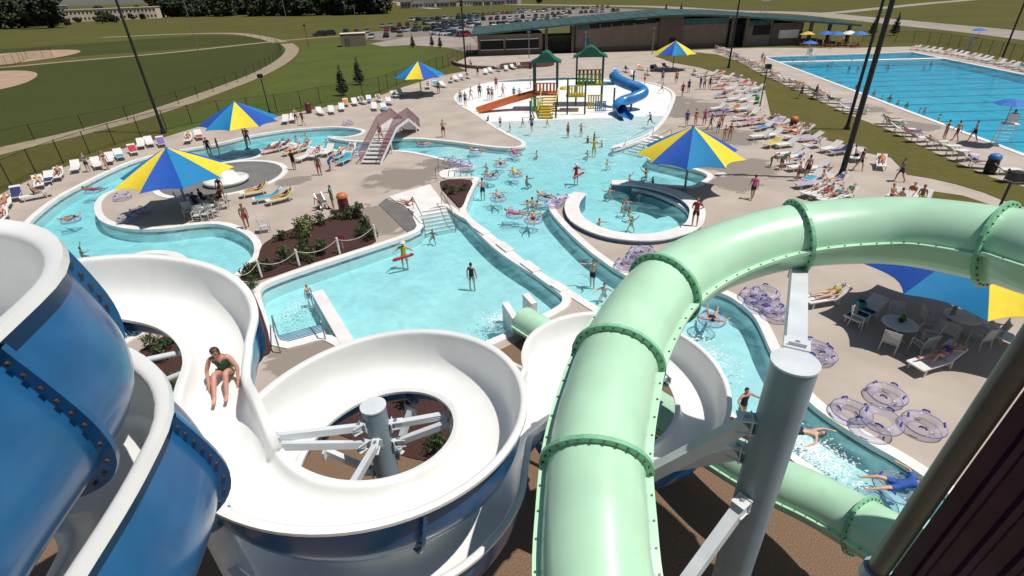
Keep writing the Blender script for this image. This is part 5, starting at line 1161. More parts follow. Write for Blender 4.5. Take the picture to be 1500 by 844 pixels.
def rescue(px, rz, where, col='yellow', depth=.45):
    p = P(*px, WL); o = person(p.xy, 'wade', rz, '', 'dressed', col, hair='dark', s=1.0, z=floor_z(p.x, p.y), label='lifeguard in %s top holding a red rescue tube %s' % (col, where))
    MB().lathe([(0, .12), (.09, .1), (.10, .03), (.2, .02), (.2, 0), (.09, .0)], 14).build('hat', M_hat, o, loc=POSES['wade'].hd + Vector((0, 0, .06)))
    t = setp(MB().tube([(-.62, 0, 0), (-.5, 0, .01), (.5, 0, .01), (.62, 0, 0)], [.03, .085, .085, .03], 10).build('rescue_tube', M_res, None, loc=(p.x - .3 * math.sin(-rz), p.y - .38 * math.cos(rz), WL + .22), rot=(0, R_(-8), rz + R_(12))), 'red rescue tube held by the lifeguard ' + where, 'rescue tube', 'red rescue tubes')
rescue((592, 378), R_(8), 'in the square pool'); rescue((844, 259), R_(25), 'in the middle pool', 'red')
p = P(1172, 633, WL); person(p.xy, 'swim', R_(70), 'swimming past the thick column', 'shorts', 'navy', s=1, z=WL + .0, hair='brown', skin=0)
for k, (px, py) in enumerate([(1161, 93), (1172, 103), (1213, 97), (1219, 94), (1244, 101), (1257, 101), (1301, 99), (1355, 96), (1364, 95), (1247, 91), (1279, 88), (1329, 88), (1207, 115), (1228, 123), (1251, 129), (1276, 139), (1288, 144), (1299, 147), (1311, 153), (1324, 156), (1343, 163), (1350, 164), (1371, 175)]):
    p = P(px + (4 if k > 11 else 0), py, WL); person(p.xy, 'stand', rp_.random() * 6, 'at the lap pool edge' if k > 11 else 'bathing near the white bulkhead', s=rp_.uniform(.75, 1), z=-.12 - 1.05)

# ------------------------------------------------------------------ people on the deck
def deck(px, pose, rz, where, kind=None, col=None, col2=None, s=1.0, z=0.0, **k):
    p = P(*px); return person(p.xy, pose, R_(rz), where, kind, col, col2, s=s, z=z, **k)
V = {'stand': 'standing', 'walk': 'walking', 'akimbo': 'standing', 'bend': 'bending', 'run': 'running', 'sit': 'sitting'}
DK = [((650, 201), 'akimbo', 20, 'on the empty deck past the bridge', 'shorts', 'black', None, 1.02, 'dark'), ((432, 249), 'stand', 150, 'behind the river loungers', 'dressed', 'black', 'black', 1.02, 'dark'), ((469, 257), 'stand', 170, 'with hands down by the loungers', 'dressed', 'red', 'grey', 1.0, 'blond'), ((484, 251), 'bend', 120, 'over a lounger', 'dressed', 'blue', 'blue', 1.0, 'blond'),
    ((363, 335), 'walk', 30, 'near the fallen chair', 'shorts', 'red', None, 1.02, 'dark'), ((327, 291), 'stand', 0, 'at the edge of the splash pad', 'bikini', 'maroon', None, 1.0, 'dark'), ((489, 306), 'akimbo', 300, 'beside the orange topped bin', 'dressed', 'green', 'teal', 1.0, 'dark'), ((471, 307), 'bend', 330, 'by the stroller', 'shorts', 'grey', None, .72, 'brown'),
    ((131, 252), 'akimbo', 80, 'by the empty fence lounger', 'dressed', 'navy', 'grey', .98, 'blond'), ((159, 249), 'walk', 250, 'in front of the fence loungers', 'bikini', 'red', None, 1.0, 'blond'), ((435, 181), 'stand', 10, 'by the brown trash barrel', 'shorts', 'maroon', None, 1.0, 'dark'), ((445, 184), 'walk', 260, 'in front of the trash barrel', 'dressed', 'black', 'maroon', 1.0, 'dark'),
    ((308, 228), 'stand', 40, 'in the shade at the river rim', 'dressed', 'black', 'black', 1.0, 'dark'), ((322, 226), 'stand', 300, 'under the river umbrella', 'dressed', 'green', 'teal', .9, 'brown'), ((365, 212), 'akimbo', 200, 'by the umbrella pole', 'dressed', 'navy', 'pink', 1.0, 'brown'),
    ((675, 150), 'stand', 0, 'inside the beach rim', 'shorts', 'black', None, .9, 'brown'), ((682, 155), 'stand', 40, 'on the white beach floor', 'dressed', 'black', 'grey', 1.0, 'brown'), ((690, 146), 'walk', 90, 'along the beach edge', 'shorts', 'white', None, 1.0, 'blond'), ((703, 143), 'stand', 0, 'on the beach facing the slides', 'dressed', 'black', 'maroon', 1.05, 'brown'), ((716, 146), 'akimbo', 30, 'in a pair on the beach', 'dressed', 'navy', 'grey', 1.0, 'dark'), ((721, 147), 'stand', 330, 'in a pair on the beach, hands low', 'shorts', 'grey', None, 1.0, 'brown'), ((727, 131), 'stand', 0, 'behind the beach rim', 'dressed', 'black', 'red', 1.02, 'dark'), ((737, 141), 'walk', 60, 'across the dry beach', 'dressed', 'navy', 'white', 1.0, 'dark'), ((643, 137), 'stand', 350, 'beyond the striped umbrella', 'shorts', 'black', None, 1.0, 'dark'),
    ((733, 187), 'walk', 10, 'into the shallow water', 'shorts', 'navy', None, .7, 'dark'), ((779, 194), 'walk', 200, 'with a child in the shallows', 'dressed', 'black', 'grey', 1.02, 'dark'), ((777, 129), 'stand', 90, 'behind the orange slide', 'shorts', 'white', None, 1.0, 'dark'), ((753, 145), 'stand', 10, 'near the top of the orange slide', 'dressed', 'green', 'teal', .9, 'brown'), ((761, 148), 'akimbo', 350, 'below the orange slide', 'dressed', 'teal', 'white', .95, 'blond'),
    ((944, 123), 'walk', 180, 'on the far rim of the beach', 'shorts', 'red', None, .9, 'brown'), ((970, 121), 'stand', 20, 'behind the beach in the shade', 'dressed', 'navy', 'grey', 1.0, 'dark'), ((969, 136), 'run', 60, 'along the beach rim', 'shorts', 'red', None, .8, 'brown'), ((990, 123), 'stand', 0, 'by the beach corner', 'dressed', 'black', 'orange', 1.05, 'dark'), ((999, 142), 'walk', 10, 'on the wet deck', 'dressed', 'black', 'red', 1.05, 'brown'), ((1008, 136), 'stand', 200, 'behind the red shirted walker', 'dressed', 'navy', 'navy', 1.0, 'dark'), ((1025, 131), 'stand', 40, 'at the lounger rows', 'dressed', 'blue', 'navy', 1.02, 'dark'), ((1031, 131), 'akimbo', 320, 'at the lounger rows in a pair', 'dressed', 'blue', 'white', 1.0, 'brown'), ((1039, 131), 'stand', 0, 'beside the lounger pair', 'suit', 'black', None, 1.0, 'brown'),
    ((952, 184), 'run', 250, 'into the water from the rim', 'shorts', 'black', None, .85, 'dark'), ((926, 141), 'stand', 30, 'behind the blue spiral slide', 'shorts', 'red', None, .75, 'brown'), ((1005, 186), 'walk', 170, 'behind the lagoon umbrella', 'dressed', 'grey', 'purple', 1.0, 'brown'), ((1018, 184), 'stand', 30, 'in the queue behind the umbrella', 'bikini', 'maroon', None, 1.0, 'brown'), ((1031, 184), 'akimbo', 0, 'in the queue behind the umbrella', 'dressed', 'pink', 'pink', 1.0, 'blond'), ((1040, 190), 'walk', 60, 'with the group on the wet deck', 'bikini', 'black', None, .9, 'brown'), ((1051, 195), 'stand', 350, 'by the end of the lounger rows', 'shorts', 'navy', None, .8, 'dark'), ((1056, 187), 'stand', 200, 'between loungers and the wet deck', 'briefs', 'red', None, .95, 'dark'), ((1068, 206), 'stand', 160, 'in the umbrella lee', 'bikini', 'red', None, .95, 'dark'), ((1060, 208), 'stand', 20, 'in the umbrella lee beside a friend', 'bikini', 'navy', None, .9, 'dark'),
    ((1172, 145), 'walk', 100, 'on the lawn', 'dressed', 'black', 'navy', 1.0, 'dark'), ((1193, 145), 'walk', 100, 'on the lawn behind another walker', 'dressed', 'black', 'maroon', 1.0, 'brown'), ((1101, 292), 'walk', 170, 'alone near the pale deck patch', 'dressed', 'black', 'pink', 1.02, 'dark'), ((1128, 245), 'bend', 70, 'towards the lounger rows', 'shorts', 'grey', None, .85, 'brown'), ((1143, 249), 'bend', 100, 'over a bag by the loungers', 'dressed', 'grey', 'green', 1.0, 'dark'), ((1167, 265), 'stand', 30, 'between two loungers', 'shorts', 'maroon', None, .85, 'brown'), ((1180, 262), 'stand', 190, 'with a bare back by the loungers', 'shorts', 'maroon', None, 1.05, 'dark'), ((1257, 250), 'walk', 80, 'beside the black light pole', 'dressed', 'black', 'maroon', 1.02, 'dark'), ((1316, 266), 'walk', 250, 'past the grass corner', 'dressed', 'navy', 'grey', 1.02, 'dark'),
    ((1382, 204), 'akimbo', 200, 'by the lap pool edge', 'bikini', 'black', None, 1.0, 'dark'), ((1398, 206), 'walk', 200, 'towards the lap pool', 'shorts', 'maroon', None, 1.05, 'brown'), ((1423, 207), 'walk', 240, 'beside the lifeguard chair', 'shorts', 'black', None, 1.05, 'dark'), ((690, 100), 'stand', 0, 'by the pole behind the beach', 'dressed', 'navy', 'white', 1.0, 'dark'), ((801, 79), 'stand', 0, 'before the bathhouse gate', 'dressed', 'white', 'white', 1.0, 'brown'),
    ((700, 112), 'stand', 0, 'behind the far loungers', 'dressed', 'black', 'black', 1.0, 'dark'), ((1115, 92), 'walk', 30, 'near the lap pool corner', 'dressed', 'navy', 'purple', 1.0, 'dark'), ((1118, 97), 'stand', 0, 'in a pair by the lap pool corner', 'bikini', 'pink', None, 1.0, 'blond')]
for (px, pose, rz, wh, kind, col, col2, s, hair) in DK: deck(px, pose, rz, V[pose] + ' ' + wh, kind, col, col2, s, hair=hair)
pb = br.matrix_world @ Vector((0, 0, 0)) if False else None
ca, sa = math.cos(br.rotation_euler[2]), math.sin(br.rotation_euler[2])
yb = y1 * .62; person((A.x - sa * yb, A.y + ca * yb), 'walk', br.rotation_euler[2], '', 'briefs', 'orange', hair='dark', skin=1, s=1.0, z=hz * .62, label='person in orange swim briefs walking down the bridge steps')
# lifeguard standing on the lagoon wall
p = P(1017, 331, .30); person(p.xy, 'akimbo', R_(330), '', 'dressed', 'black', 'red', hair='blond', skin=1, s=1.02, z=.30, label='lifeguard in a red top standing on the lagoon wall')
p = P(715, 178); person(p.xy, 'sit', R_(300), '', 'dressed', 'navy', 'blue', hair='dark', s=.7, z=.06, label='child in blue sitting on the beach rim')
p = P(597, 301); person(p.xy, 'lie', R_(230), '', 'briefs', 'pink', hair='brown', skin=3, s=.95, z=.08, label='person lying on the white stair landing')
# ------------------------------------------------------------------ loungers
M_lwhite = mat('lounger_white', (.74, .73, .71), .5, var=.05); M_sling = mat('lounger_sling', (.70, .69, .67), .7, var=.06, vscale=8)
def make_lounger():
    e = empty('lounger'); y0 = -.55
    seat = MB().box((0, -.25, .36), (.58, 1.30, .03)).build('seat', M_sling, e)
    c, s_ = math.cos(R_(34)), math.sin(R_(34))
    MB().box((0, .40 + .36 * c, .375 + .36 * s_), (.58, .74, .03), M=Matrix.Rotation(R_(34), 3, 'X')).build('backrest', M_sling, e)
    fr = MB()
    for x in (-.31, .31): fr.bar((x, -.92, .36), (x, .42, .36), .045, .055); fr.bar((x, .42, .36), (x, .42 + .76 * c, .37 + .76 * s_), .045, .05)
    fr.bar((-.31, -.92, .36), (.31, -.92, .36), .045, .055); fr.bar((-.31, .42 + .76 * c, .37 + .76 * s_), (.31, .42 + .76 * c, .37 + .76 * s_), .045); fr.build('frame', M_lwhite, e)
    for x in (-.29, .29):
        for y in (-.72, .62): MB().bar((x, y, .0), (x, y * .93, .35), .045).build('leg', M_lwhite, e)
    MB().bar((-.29, .62, .06), (.29, .62, .06), .03).build('stretcher', M_lwhite, e)
    return e
def join_children(e, name):
    mb = MB()
    for ch in e.children:
        me = ch.data; mb.add([v.co[:] for v in me.vertices], [tuple(p.vertices) for p in me.polygons])
    return mb.mesh(name)
LP = make_lounger(); L_simple = join_children(LP, 'lounger')
first_l = [True]
towel_me = []
for k in range(3):
    mb = MB(); rows = []; rt2 = random.Random(k)
    prof_t = [(-.80, .385), (-.55, .388), (-.25, .387), (.1, .387), (.38, .392), (.62, .55), (.86, .71)]
    loft(mb, [[Vector((x, y, z + .006 * rt2.random() + (-.06 if abs(x) > .31 else 0))) for x in (-.345, -.30, -.1, .1, .30, .345)] for y, z in prof_t[(1 if k == 1 else 0):(5 if k == 2 else 7)]], 0, True)
    towel_me.append(mb.mesh('towel'))
TW = dict(blue=(.05, .20, .55), aqua=(.06, .38, .50), red=(.50, .05, .06), orange=(.62, .22, .06), yellow=(.65, .52, .10), purple=(.22, .14, .42), pink=(.60, .25, .32), lilac=(.45, .38, .58), green=(.03, .25, .17), navy=(.03, .04, .14))
TM = {k: mat('towel_' + k, v, .95, var=.15, vscale=10, bump=.2, bscale=60) for k, v in TW.items()}
def lounger(px, head_deg, where, towel=None, who=None, near=None, label=None):
    """head_deg: compass direction (deg, from +X) in which the raised back points."""
    p = P(*px, .2); rz = R_(head_deg - 90)
    big = p.length < 62 if near is None else near
    lab = label or ('white lounger %s' % where)
    if big:
        e = LP if first_l[0] else tree_copy(LP); first_l[0] = False; e.location = (p.x, p.y, 0); e.rotation_euler = (0, 0, rz)
    else: e = ob('lounger', L_simple, M_sling, None, loc=(p.x, p.y, 0), rot=(0, 0, rz))
    if towel: lab = lab.replace('white lounger', 'white lounger with a %s towel' % towel)
    if who: lab = lab.replace('white lounger', 'occupied white lounger')
    setp(e, lab, 'lounger', 'white loungers around the pools')
    if towel:
        t = ob('towel', towel_me[rp_.randrange(3)], TM[towel], None, loc=(p.x, p.y, .0), rot=(0, 0, rz), objmat=True); setp(t, '%s towel spread on the white lounger %s' % (towel, where), 'towel', 'towels on loungers')
    if who:
        kind, col, hair = who; person((p.x - math.sin(rz) * .34, p.y + math.cos(rz) * .34), rp_.choice(('lie', 'lie', 'knees')), rz, 'lying ' + where, kind, col, hair=hair, z=.40, s=rp_.uniform(.92, 1.02))
    return e
def who(): return (rp_.choice(('bikini', 'bikini', 'shorts', 'suit')), rp_.choice(list(CLO)), rp_.choice(('dark', 'brown', 'blond')))
rl = random.Random(31); tw = list(TW)
# along the fence
F1 = [((2, 322), 1, None), ((8, 303), 1, None), ((24, 288), None, 'navy'), ((58, 271), 1, None), ((72, 265), None, 'navy'), ((86, 259), 1, None), ((111, 248), None, None), ((143, 243), None, None), ((161, 236), None, None), ((176, 230), None, 'aqua'), ((196, 223), None, 'red'), ((207, 214), None, None), ((220, 211), None, None), ((237, 211), None, 'purple')]
W1 = ['at the tower end of the fence row', 'next to the row end by the fence', 'with dark things beside the fence', 'in front of the crouching grass edge', 'between sunbathers at the fence', 'with a raised back at the fence', 'standing apart along the fence', 'beside the barefoot woman', 'behind the red swimsuit walker', 'two places before the red one', 'beside two empty ones', 'in the empty pair by the pole', 'second of the empty pair by the pole', 'at the foot of the tall light pole']
for k, (px, w_, t) in enumerate(F1): lounger(px, 125 + rl.uniform(-8, 8), W1[k], t, who() if w_ else None)
W2 = 'in the bank fence row'
for k, px in enumerate([(276, 206), (292, 201), (418, 178), (429, 176), (470, 166), (486, 164), (501, 160), (507, 153), (520, 152), (532, 150), (541, 148), (549, 159), (556, 147), (571, 151), (579, 141), (588, 138), (563, 160)]):
    t = [None, 'red', None, None, None, None, None, 'orange', None, None, 'blue', None, None, 'lilac', None, None, 'aqua'][k]
    lounger(px, 112 + rl.uniform(-10, 10), W2, t, who() if k in (0, 9, 12) else None)
for k, px in enumerate([(627, 128), (640, 125), (650, 126), (661, 119), (669, 117), (677, 115), (686, 113), (712, 107), (720, 105), (731, 103), (742, 102), (752, 100), (760, 98)]):
    lounger(px, 105 + rl.uniform(-15, 15), 'in the row behind the wading beach', tw[k % 10] if k % 4 == 1 else None, who() if k % 3 == 0 else None)
# mid deck by the river
MD = [((398, 221), 'pink', 1), ((413, 217), None, 1), ((428, 223), 'orange', 1), ((443, 219), None, 1), ((446, 232), None, None), ((462, 228), None, 1), ((480, 224), None, None), ((497, 230), 'aqua', 1), ((513, 223), None, 1), ((505, 236), 'aqua', None), ((372, 283), 'yellow', 1), ((392, 291), 'aqua', None), ((410, 293), 'yellow', 1)]
for k, (px, t, w_) in enumerate(MD): lounger(px, 35 + rl.uniform(-12, 12) if k > 9 else 60 + rl.uniform(-25, 25), 'beside the splash pad' if k > 9 else 'between river and bridge', t, who() if w_ else None)
# the big crowd of loungers beside the lawn
CR_ = [(1030, 111), (1042, 109), (1052, 111), (1065, 114), (1076, 117), (1048, 120), (1061, 123), (1086, 123), (1096, 128), (1108, 131), (1053, 129), (1070, 131), (1086, 135), (1104, 138), (1058, 141), (1075, 146), (1090, 147), (1105, 150), (1050, 160), (1072, 161), (1088, 161), (1055, 167), (1101, 167), (1086, 174), (1092, 182), (1107, 180), (1126, 178), (1136, 182), (1146, 186), (1118, 188), (1160, 191), (1175, 193), (1112, 201), (1131, 199), (1161, 201), (1186, 204), (1131, 212), (1150, 213), (1190, 214), (1215, 219), (1230, 223), (1153, 227), (1166, 231), (1160, 239), (1171, 246), (1192, 248), (1196, 256), (1190, 263), (1184, 271), (1221, 269), (1190, 283), (1206, 287), (1216, 293), (1236, 288), (1255, 231), (1290, 242)]
for k, px in enumerate(CR_):
    wh = 'in the upper lounger crowd beside the lawn' if k < 26 else ('in the middle lounger crowd by the lamp post' if k < 41 else 'in the lower lounger crowd near the tall pole')
    lounger(px, 20 + rl.uniform(-14, 14) if k < 54 else 60, wh, rl.choice(tw) if rl.random() < .34 else None, who() if rl.random() < .42 else None)
for k, px in enumerate([(905, 107), (918, 104), (928, 110), (940, 101), (950, 108), (963, 101), (975, 99), (1018, 108), (900, 112), (955, 102)]): lounger(px, 95 + rl.uniform(-20, 20), 'behind the play structure', tw[k % 10] if k % 3 == 0 else None, who() if k % 3 == 1 else None)
# rows beside the lap pool
row = resample(catmull(G([(1052, 73), (1081, 86), (1110, 101), (1150, 120), (1180, 133), (1223, 153), (1262, 169), (1303, 184), (1340, 202), (1367, 214), (1410, 234), (1452, 252), (1500, 268)]), 8), 1.55)
for k, q in enumerate(row):
    if rl.random() < .10: continue
    t_ = (row[min(k + 1, len(row) - 1)] - row[max(k - 1, 0)]); ang = math.degrees(math.atan2(t_.y, t_.x)) - 90 + rl.uniform(-24, 24); q = q + Vector((rl.uniform(-.5, .5), rl.uniform(-.5, .5), 0))
    rz = R_(ang - 90); tcol = rl.choice(tw) if rl.random() < .35 else None
    d = q.length; seg_ = 'at the bathhouse end of the lap pool lawn' if d > 90 else ('on the lawn edge facing the lap pool' if d > 62 else 'on the lawn edge near the lifeguard chair')
    if d < 62: e = tree_copy(LP); e.location = (q.x, q.y, 0.03); e.rotation_euler = (0, 0, rz)
    else: e = ob('lounger', L_simple, M_sling, None, loc=(q.x, q.y, .03), rot=(0, 0, rz))
    setp(e, 'white lounger %s%s' % (('with a %s towel ' % tcol) if tcol else '', seg_), 'lounger', 'white loungers around the pools')
    if tcol: setp(ob('towel', towel_me[k % 3], TM[tcol], None, loc=(q.x, q.y, .03), rot=(0, 0, rz), objmat=True), '%s towel on a lounger %s' % (tcol, seg_), 'towel', 'towels on loungers')
    if rl.random() < .5:
        w_ = who(); person((q.x - math.sin(rz) * .34, q.y + math.cos(rz) * .34), 'lie', rz, 'sunbathing ' + seg_, w_[0], w_[1], hair=w_[2], z=.43)
row = resample(catmull(G([(1340, 73), (1390, 80), (1440, 90), (1500, 104), (1560, 120)]), 6), 1.7)
for k, q in enumerate(row):
    rz = R_(rl.uniform(-30, 10) - 70); tcol = rl.choice(tw) if rl.random() < .5 else None
    setp(ob('lounger', L_simple, M_sling, None, loc=(q.x, q.y, 0), rot=(0, 0, rz)), 'white lounger %sacross the lap pool by the fence' % (('with a %s towel ' % tcol) if tcol else ''), 'lounger', 'white loungers around the pools')
    if tcol: setp(ob('towel', towel_me[k % 3], TM[tcol], None, loc=(q.x, q.y, 0), rot=(0, 0, rz), objmat=True), '%s towel on a lounger across the lap pool' % tcol, 'towel', 'towels on loungers')
    if rl.random() < .4: w_ = who(); person((q.x, q.y + .3), 'lie', rz, 'sunbathing across the lap pool', w_[0], w_[1], hair=w_[2], z=.40)

# ------------------------------------------------------------------ cafe tables and chairs
M_chair = mat('patio_chair', (.55, .54, .52), .55, var=.06)
def patio_chair(loc, rz, label):
    e = empty('patio_chair', (loc[0], loc[1], 0), rz); setp(e, label, 'chair', 'white patio chairs')
    for k in range(6): MB().box((0, -.21 + k * .084, .43), (.48, .066, .025)).build('seat_slat', M_chair, e)
    for k in range(6): MB().box((0, .24 + .012 * k, .52 + k * .085), (.48, .025, .066)).build('back_slat', M_chair, e)
    for x in (-.26, .26):
        MB().bar((x, -.25, 0), (x, -.22, .64), .035).build('leg', M_chair, e); MB().bar((x, .30, 0), (x, .22, .45), .035).build('leg', M_chair, e)
        MB().bar((x, .22, .42), (x, .34, 1.0), .035).build('back_post', M_chair, e); MB().bar((x, -.24, .65), (x, .27, .65), .05, .03).build('armrest', M_chair, e)
def round_table(px, label, r=.62):
    p = P(*px, .73); e = empty('round_table', (p.x, p.y, 0)); setp(e, label, 'table', 'round white tables')
    MB().lathe([(0, .735), (r - .03, .735), (r, .725), (r, .70), (r - .04, .69), (0, .69)], 28).build('table_top', M_lwhite, e); MB().tube([(0, 0, 0), (0, 0, .7)], .035, 10).build('stem', M_chair, e)
    for a in range(4): MB().bar((0, 0, .12), (.42 * math.cos(a * 1.57 + .4), .42 * math.sin(a * 1.57 + .4), .02), .04).build('foot', M_chair, e)
    return p
t1 = round_table((1319, 473), 'round white table with a green plant under the striped umbrella'); t2 = round_table((1411, 463), 'round white table without a plant under the striped umbrella')
e = empty('potted_plant', (t1.x + .05, t1.y + .05, .735)); setp(e, 'bright green plant on the round table', 'plant'); ob('foliage', shrub_me[0], mat('bright_leaf', (.10, .28, .04), .6, var=.3), e, scale=.38, objmat=True, loc=(0, 0, .05)); MB().lathe([(.07, 0), (.10, .14)], 12).build('pot', M_black, e)
M_cush = mat('teal_cloth', (.03, .16, .24), .8)
CH = ['facing the table with the plant, nearest the open deck', 'with its back to the river, at the plant table', 'between the plant table and its neighbour', 'on the umbrella pole side of the plant table', 'at the edge of the umbrella shade', 'between the two round tables', 'tucked at the bare table', 'on the sunny side of the bare table', 'behind the bare table']
for k, (t, a) in enumerate([(t1, 225), (t1, 285), (t1, 345), (t1, 60), (t1, 140), (t2, 215), (t2, 270), (t2, 320), (t2, 160)]):
    r = 1.05 if k not in (4,) else 1.3; patio_chair((t.x + r * math.cos(R_(a)), t.y + r * math.sin(R_(a))), R_(a) - math.pi / 2 + rl.uniform(-.25, .25), 'white slatted patio chair ' + CH[k])
lounger((1365, 533), 18, '', None, None, True, 'white lounger at the edge of the cafe umbrella shade'); p = P(1365, 533, .2); person((p.x + .3 * math.cos(R_(18)), p.y + .3 * math.sin(R_(18))), 'knees', R_(18 - 90), 'lying at the edge of the cafe shade', 'bikini', 'purple', hair='dark', skin=3, z=.40)
lounger((1205, 440), 12, '', None, None, True, 'white lounger beside the swim tube pile'); p = P(1205, 440, .2); person((p.x + .3, p.y + .05), 'lie', R_(12 - 90), 'lying by the swim tube pile', 'bikini', 'yellow', hair='brown', skin=0, z=.40)
lounger((1264, 462), 30, '', 'navy', None, True, 'white lounger in the shade behind the plant table'); lounger((1478, 500), 120, '', None, None, True, 'white lounger beyond the bare cafe table')
for (px, lab, c, d) in (((1258, 452), 'teal bag on the shaded lounger', 'teal', .45), ((1443, 335), 'navy bag under the mint tube', 'navy', .3)):
    p = P(*px, .4); o = setp(empty('beach_bag', (p.x, p.y, .40 if c == 'teal' else 0)), lab, 'bag'); MB().lathe([(0, 0), (.2, .01), (.24, .16), (.22, .34), (.15, .38)], 14).build('sack', CM[c], o); MB().tube([(-.15, 0, .34), (-.1, 0, .55), (.1, 0, .55), (.15, 0, .34)], .015, 6).build('strap', CM[c], o)
# chairs under the umbrella by the splash pad
uu = P(243, 216, 4.35)
CP = ['with its back to the river bend', 'second along the river bend side', 'third along the river bend side', 'at the pad side of the umbrella', 'by the umbrella pole', 'at the corner of the umbrella shade']
for k, (px, rz) in enumerate([((292, 324), 10), ((305, 322), -10), ((316, 318), -40), ((278, 318), 30), ((268, 300), 120), ((330, 306), -70)]): p = P(*px); patio_chair((p.x, p.y), R_(rz), 'white slatted patio chair ' + CP[k])
round_table((300, 300), 'round white table in the shade by the splash pad')
for k, (px, rz, c) in enumerate([((300, 302), 150, 'black'), ((318, 312), 200, 'grey'), ((290, 308), 40, 'navy'), ((326, 300), 260, 'black')]): p = P(*px); person(p.xy, 'sit', R_(rz), 'sitting at the shaded table', 'dressed', c, s=1.0, z=.45)
for (px, rz, c, wh) in (((53, 288), 130, 'black', 'on the fence lounger end'), ((1204, 270), 30, 'maroon', 'on a lounger among the lower crowd'), ((1252, 231), 60, 'black', 'behind the tall pole'), ((1305, 292), 20, 'red', 'in the trio by the curved path'), ((1333, 290), 300, 'orange', 'in the trio by the curved path'), ((1348, 294), 330, 'yellow', 'in the trio by the curved path'), ((1318, 298), 100, 'pink', 'close to the curved path trio')):
    p = P(*px, .2); lounger(px, 40, 'used as a bench ' + wh, None, None, True); person(p.xy, 'sit', R_(rz), 'sitting ' + wh, rl.choice(('dressed', 'shorts', 'suit')), c, s=1.0, z=.38)
# fallen white chair
p = P(390, 340); patio_chair((p.x, p.y), R_(110), 'white slatted patio chair standing alone by the planter')

# ------------------------------------------------------------------ bins, boxes, stroller
M_bin = mat('maroon_bin', (.13, .025, .03), .5, var=.15); M_lid = mat('orange_lid', (.62, .17, .06), .5)
def barrel(px, lab, m, lid, s=1.0, h=1.0):
    p = P(*px); e = empty('trash_bin', (p.x, p.y, 0)); setp(e, lab, 'bin'); e.scale = (s, s, s)
    MB().lathe([(0, 0), (.30, 0), (.34, .3), (.34, h * .7), (.32, h)], 18).build('body', m, e); MB().lathe([(.36, h - .02), (.37, h + .06), (.30, h + .22), (.14, h + .30), (0, h + .31)], 18).build('lid', lid, e)
    for z in (.3, .65): MB().lathe([(.345, z - .02), (.36, z), (.345, z + .02)], 18).build('hoop', m, e)
barrel((505, 310), 'maroon trash bin with an orange lid beside the planter', M_bin, M_lid); barrel((453, 166), 'maroon trash barrel by the bank fence', M_bin, M_bin); barrel((1160, 191), 'dark trash bin with an orange lid in the lounger crowd', M_bin, M_lid); barrel((1448, 254), 'black trash bin with a blue lid by the lap pool lawn', mat('black_bin', (.015, .015, .016), .5), mat('blue_lid', (.05, .22, .55), .5), 1.1)
barrel((1168 - 60, 152), 'small green bin by the black lamp post', mat('green_bin', (.05, .30, .06), .5), mat('green_lid', (.06, .34, .08), .5), .7); barrel((777, 101), 'small maroon bin before the bathhouse', M_bin, M_bin, .8)
p = P(474, 306); e = empty('stroller', (p.x, p.y, 0), R_(40)); setp(e, 'grey stroller beside the child and the bin', 'stroller')
MB().box((0, 0, .55), (.42, .55, .08)).build('seat', CM['grey'], e); MB().bar((0, .25, .55), (0, .42, .95), .42, .06).build('backrest', CM['grey'], e)
for x in (-.24, .24):
    MB().bar((x, -.35, .1), (x, .5, 1.0), .03).build('frame', M_chrome, e)
    for y in (-.36, .30): MB().tube([(x - .02, y, .11), (x + .02, y, .11)], .11, 14).build('wheel', M_black, e)
o = MB().box((0, 0, .012), (.75, .9, .02)).build('deck_hatch', M_lwhite); q = P(1058, 256); o.location = q; o.rotation_euler = (0, 0, R_(10)); setp(o, 'pale square hatch set in the deck beside the umbrella', 'hatch')
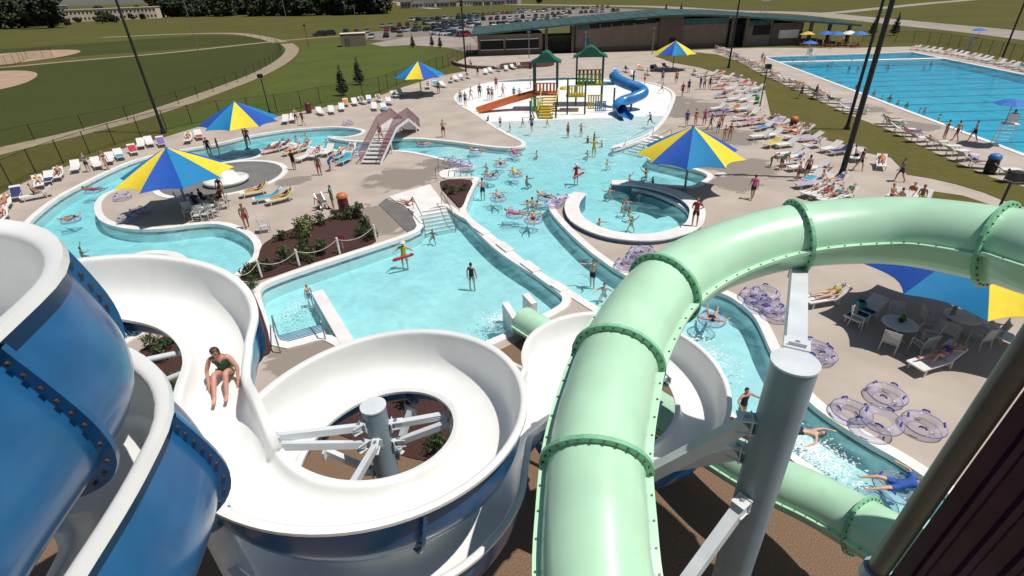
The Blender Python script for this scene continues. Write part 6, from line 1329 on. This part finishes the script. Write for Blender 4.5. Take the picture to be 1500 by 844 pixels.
# lifeguard chairs
M_bcan = mat('guard_canopy', (.03, .16, .55), .7)
def guard_chair(px, rz, lab, occupied):
    p = P(*px); e = empty('lifeguard_chair', (p.x, p.y, 0), rz); setp(e, lab, 'lifeguard chair', 'lifeguard chairs')
    for x in (-.5, .5):
        for y, yy in ((-.6, -.35), (.7, .4)): MB().bar((x * 1.15, y, 0), (x, yy, 1.75), .05).build('leg', M_wht, e)
    for k in range(5): MB().bar((-.5, -.62 + .05 * k, .3 + .3 * k), (.5, -.62 + .05 * k, .3 + .3 * k), .09, .04).build('rung', M_wht, e)
    MB().box((0, 0, 1.75), (1.1, .8, .07)).build('platform', M_wht, e); MB().box((0, .3, 2.3), (.7, .06, .6)).build('backrest', M_wht, e); MB().box((0, 0, 2.0), (.7, .6, .06)).build('seat', M_wht, e)
    MB().tube([(.45, .4, 1.7), (.45, .4, 3.5)], .03, 8).build('pole', M_pole, e); MB().lathe([(1.25, 3.3), (.7, 3.55), (0, 3.72)], 8, c=(.45, .2, 0), smooth=False).build('canopy', M_bcan, e)
    if occupied: person((p.x, p.y), 'sit', rz, '', 'dressed', 'black', 'black', hair='dark', s=1, z=2.03, label=occupied)
guard_chair((1466, 213), R_(150), 'lifeguard chair with a blue canopy near the deep lawn row', 'lifeguard in dark clothes sitting high in the near chair'); guard_chair((1184, 96), R_(120), 'lifeguard chair with a blue canopy at the bulkhead', None); guard_chair((1419, 74), R_(-60), 'lifeguard chair with a blue canopy by the road fence', None)
# concession umbrellas and seating at the bathhouse end
M_multi = mat('striped_shade', (.60, .30, .12), .8, rgb2=(.65, .55, .10), vscale=1.2)
for k, (px, m, lab) in enumerate([((1178, 66), M_multi, 'orange and yellow cafe parasol by the bathhouse'), ((1207, 66), M_bcan, 'blue cafe parasol next to the yellow one'), ((1222, 67), M_bcan, 'blue cafe parasol in the middle of the group'), ((1240, 66), M_wht, 'white cafe parasol in the group'), ((1255, 67), M_bcan, 'blue cafe parasol at the fence end')]):
    p = P(*px); e = empty('cafe_parasol', (p.x, p.y, 0)); setp(e, lab, 'umbrella'); MB().tube([(0, 0, 0), (0, 0, 2.7)], .03, 8).build('pole', M_pole, e); MB().lathe([(1.7, 2.1), (.9, 2.5), (0, 2.75)], 8, smooth=False).build('canopy', m, e)
M_redch = mat('red_seat', (.30, .05, .04), .6)
for k in range(14):
    p = P(1172 + k * 6.4, 69 + rl.uniform(-1.5, 2.2)); e = empty('cafe_chair', (p.x, p.y, 0), rl.uniform(0, 6)); setp(e, 'red cafe chair under the parasols by the bathhouse', 'chair', 'red cafe chairs')
    MB().box((0, 0, .45), (.45, .45, .04)).build('seat', M_redch, e); MB().box((0, .21, .75), (.45, .04, .5)).build('backrest', M_redch, e)
    for x in (-.2, .2):
        for y in (-.2, .2): MB().bar((x, y, 0), (x, y, .45), .03).build('leg', M_redch, e)
for k in range(9): p = P(1175 + k * 9.5, 70 + rl.uniform(-1, 1)); person(p.xy, rl.choice(('sit', 'stand')), rl.uniform(0, 6), 'under the cafe parasols', z=.0 if k % 2 else .45)
